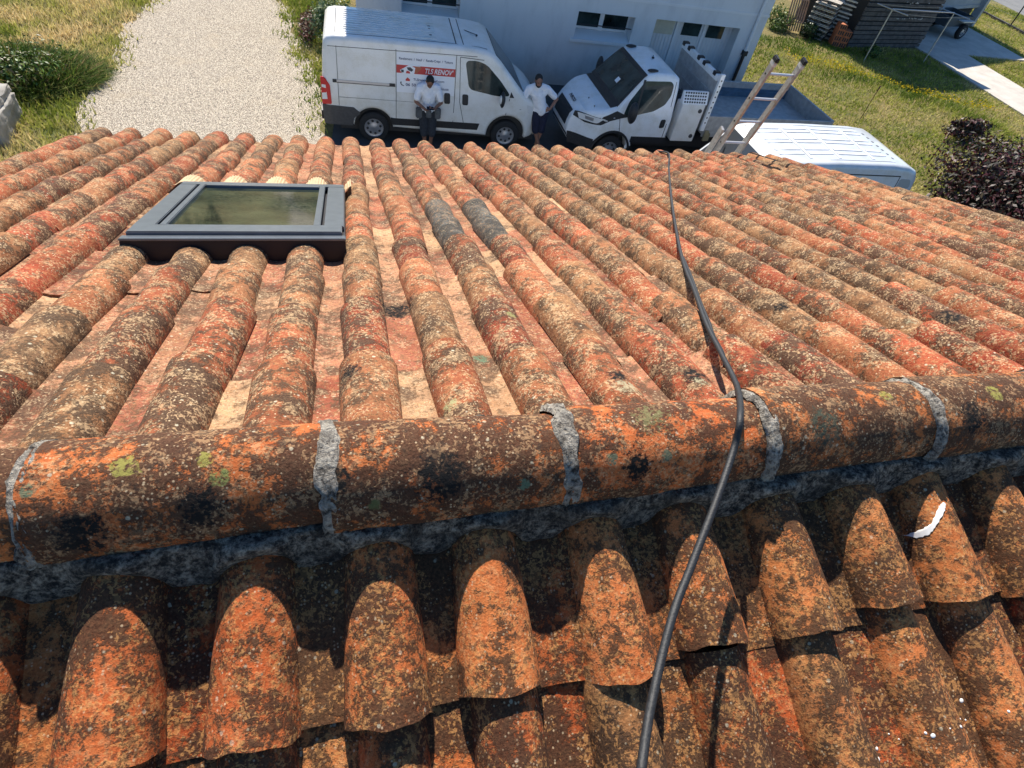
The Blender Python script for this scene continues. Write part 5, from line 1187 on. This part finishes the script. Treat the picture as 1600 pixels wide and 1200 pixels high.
def hand(b, wrist, direction, palm_n, curl=.5, thumb_side=1):
    d = Vector(direction).normalized(); n_ = Vector(palm_n).normalized(); s_ = d.cross(n_).normalized(); w_ = Vector(wrist)
    capsule(b, w_, w_ + d * .045 - s_ * .015, .024, .026); capsule(b, w_ + s_ * .01, w_ + d * .05 + s_ * .018, .022, .022)
    for k, (o_, L) in enumerate(((-.030, .068), (-.010, .078), (.010, .073), (.029, .058))):
        p = w_ + d * .072 + s_ * o_; q = p + (d * math.cos(curl) + n_ * math.sin(curl)) * L * .5; r_ = q + (d * math.cos(curl * 2) + n_ * math.sin(curl * 2)) * L * .5
        capsule(b, p, q, .0100, .0092, 8); capsule(b, q, r_, .0092, .0078, 8)
    t0 = w_ + d * .02 - s_ * .028 * thumb_side; t1 = t0 + (d * .6 - s_ * .8 * thumb_side + n_ * .3).normalized() * .035; t2 = t1 + (d + n_ * .4).normalized() * .03
    capsule(b, t0, t1, .013, .011, 8); capsule(b, t1, t2, .011, .009, 8)
def person(name, label, loc, rz, J, skin, shirt, shorts, beard=False, pouches=False):
    o = thing(name, label, 'person', loc, rz)
    hd = Vector(J['head']); fw = Vector(J['look']).normalized(); upv = Vector(J['hup']).normalized(); rt = fw.cross(upv).normalized()
    b = MB(); R3 = Matrix((rt, fw, upv)).transposed()
    b.ell(hd + upv * .02, (.077, .095, .105), nu=20, nv=14, rot=R3); b.ell(hd - upv * .055 + fw * .028, (.058, .065, .065), nu=16, nv=10, rot=R3)
    capsule(b, hd + fw * .088 + upv * .02, hd + fw * .112 - upv * .018, .010, .016, 8)                      # nose
    for s_ in (-1, 1):
        b.ell(hd + rt * .080 * s_ + upv * .005 - fw * .005, (.012, .022, .032), nu=10, nv=8, rot=R3); b.ell(hd + rt * .032 * s_ + fw * .083 + upv * .03, (.02, .012, .008), nu=8, nv=6, rot=R3)
    capsule(b, hd - upv * .05 - fw * .01, J['neck'], .055, .062)
    chain(b, [J['neck'], J['chest'], J['waist'], J['pelvis']], [.085, .135, .125, .135])
    for s_ in ('l', 'r'):
        chain(b, [J['neck'], J['sho_' + s_]], [.07, .062]); chain(b, [J['chest'], J['sho_' + s_]], [.11, .06])
        chain(b, [J['sho_' + s_], J['elb_' + s_], J['wri_' + s_]], [.055, .041, .027])
        chain(b, [J['pelvis'], J['hip_' + s_]], [.12, .095]); chain(b, [J['hip_' + s_], J['kne_' + s_], J['ank_' + s_]], [.092, .058, .038])
        a_ = Vector(J['ank_' + s_]); t_ = Vector(J['toe_' + s_]); capsule(b, a_ - Vector((0, 0, .03)), t_, .036, .028)
        hand(b, J['wri_' + s_], J['hd_' + s_], J['pn_' + s_], J.get('curl', .5), 1 if s_ == 'l' else -1)
    remesh(b, 'body', skin, o, .0065, 3)
    for s_ in (-1, 1):
        b = MB(); b.ell(hd + rt * .031 * s_ + fw * .089 + upv * .018, (.013, .008, .007), nu=8, nv=6, rot=R3); b.build('eye', mHAIR, o)
    b = MB(); b.ell(hd + fw * .086 - upv * .055, (.024, .010, .006), nu=8, nv=6, rot=R3); b.build('mouth', simple('lips', (.28, .1, .08), .5), o)
    b = MB(); chain(b, [J['neck'], J['chest'], J['waist'], Vector(J['pelvis']) + Vector((0, 0, .02))], [.092, .158, .155, .165])
    for s_ in ('l', 'r'):
        S_, E_ = Vector(J['sho_' + s_]), Vector(J['elb_' + s_]); chain(b, [J['neck'], S_], [.085, .082]); chain(b, [J['chest'], S_], [.135, .078]); chain(b, [S_, S_.lerp(E_, .72)], [.080, .074])
        chain(b, [J['waist'], Vector(J['hip_' + s_]) + Vector((0, 0, .06))], [.14, .12])
    remesh(b, 't_shirt', shirt, o, .009, 5)
    b = MB(); chain(b, [J['waist'], J['pelvis']], [.125, .148])
    for s_ in ('l', 'r'):
        H_, K_ = Vector(J['hip_' + s_]), Vector(J['kne_' + s_]); chain(b, [J['pelvis'], H_], [.145, .125]); chain(b, [H_, H_.lerp(K_, .95).lerp(Vector(J['ank_' + s_]), .0 if beard else .22)], [.118, .088])
    remesh(b, 'shorts', shorts, o, .009, 5)
    b = MB(); b.ell(hd + upv * .048 - fw * .022, (.086, .098, .092), nu=20, nv=12, rot=R3)
    if beard: pass
    b.ell(hd + upv * .02 - fw * .05, (.083, .06, .085), nu=16, nv=10, rot=R3); remesh(b, 'hair', mHAIR, o, .007, 2)
    if beard:
        b = MB(); b.ell(hd - upv * .085 + fw * .045, (.056, .052, .045), nu=16, nv=10, rot=R3)
        for s_ in (-1, 1): capsule(b, hd + rt * .066 * s_ - upv * .02 + fw * .02, hd + rt * .045 * s_ - upv * .075 + fw * .045, .018, .026, 8)
        remesh(b, 'beard', mHAIR, o, .007, 2)
    for s_ in ('l', 'r'):
        a_ = Vector(J['ank_' + s_]); t_ = Vector(J['toe_' + s_]); b = MB(); capsule(b, a_ - Vector((0, 0, .045)), (t_.x, t_.y, .036), .045, .036); capsule(b, a_, a_ - Vector((0, 0, .04)), .046, .048); remesh(b, 'shoe', mSHOE, o, .009, 2)
    if pouches:
        for s_, sx in (('l', 1), ('r', -1)):
            H_ = Vector(J['hip_' + s_]); b = MB(); b.box(H_.x + sx * .11 - .065, H_.x + sx * .11 + .065, H_.y - .15, H_.y - .03, H_.z - .13, H_.z + .09); b.build('holster_pocket', mPOUCH, o, bevel=.02)
        b = MB(); b.box(-.06, .06, -.16, -.12, .77, .93); b.build('belt_pouch', mPOUCH, o, bevel=.012)
    return o
J1 = dict(head=(0, -.13, 1.52), look=(-.05, -.75, -.66), hup=(0, -.66, .75), neck=(0, -.015, 1.40), chest=(0, .02, 1.20), waist=(0, .04, 1.02), pelvis=(0, .03, .90),
          sho_l=(.185, -.0, 1.34), sho_r=(-.185, -.0, 1.34), elb_l=(.27, -.06, 1.07), elb_r=(-.275, -.06, 1.07), wri_l=(.10, -.26, 1.02), wri_r=(-.09, -.27, 1.00),
          hd_l=(-.85, -.35, .1), hd_r=(.85, -.3, .1), pn_l=(-.3, .2, 1), pn_r=(.3, .2, 1), hip_l=(.095, .02, .86), hip_r=(-.095, .02, .86), kne_l=(.10, -.12, .47), kne_r=(-.09, -.10, .47),
          ank_l=(.06, -.09, .09), ank_r=(-.05, -.10, .09), toe_l=(.10, -.24, .035), toe_r=(-.10, -.25, .035), curl=.8)
p1 = person('person', 'person in white T-shirt and dark work shorts leaning on the van, head bowed', (1.72, 12.20, 0), 0, J1, mSKIN2, mSHIRT, mDGREY, pouches=True)
ph = MB(); ph.box(-.075, .075, -.005, .005, -.038, .038); po = ph.build('phone', simple('phone_glass', (.01, .01, .012), .15), None, bevel=.003); po.location = (1.72 + .005, 12.20 - .315, 1.055); po.rotation_euler = (math.radians(-50), 0, 0)
tag(po, 'dark phone held in both hands of the person leaning on the van', 'phone')
J2 = dict(head=(-.20, -.09, 1.60), look=(-.02, -.93, -.28), hup=(-.10, -.27, .96), neck=(-.16, -.01, 1.46), chest=(-.12, .0, 1.24), waist=(-.06, .0, 1.05), pelvis=(-.02, .0, .93),
          sho_l=(.065, .0, 1.40), sho_r=(-.375, -.0, 1.38), elb_l=(.34, .02, 1.18), elb_r=(-.50, -.05, 1.10), wri_l=(.17, -.12, 1.01), wri_r=(-.42, -.10, .86),
          hd_l=(-.9, -.1, -.35), hd_r=(.3, -.25, -.9), pn_l=(-.1, .6, -.3), pn_r=(.2, .9, 0), hip_l=(.08, 0, .88), hip_r=(-.11, 0, .88), kne_l=(.06, -.10, .48), kne_r=(-.08, -.13, .48),
          ank_l=(.00, -.06, .09), ank_r=(.07, -.14, .09), toe_l=(.02, -.21, .035), toe_r=(.12, -.28, .035), curl=.45)
person('person', 'bearded person in white T-shirt and navy shorts standing between van and truck', (4.36, 12.40, 0), 0, J2, mSKIN, mSHIRT, mNAVY, beard=True)
print('objects', len(bpy.data.objects))
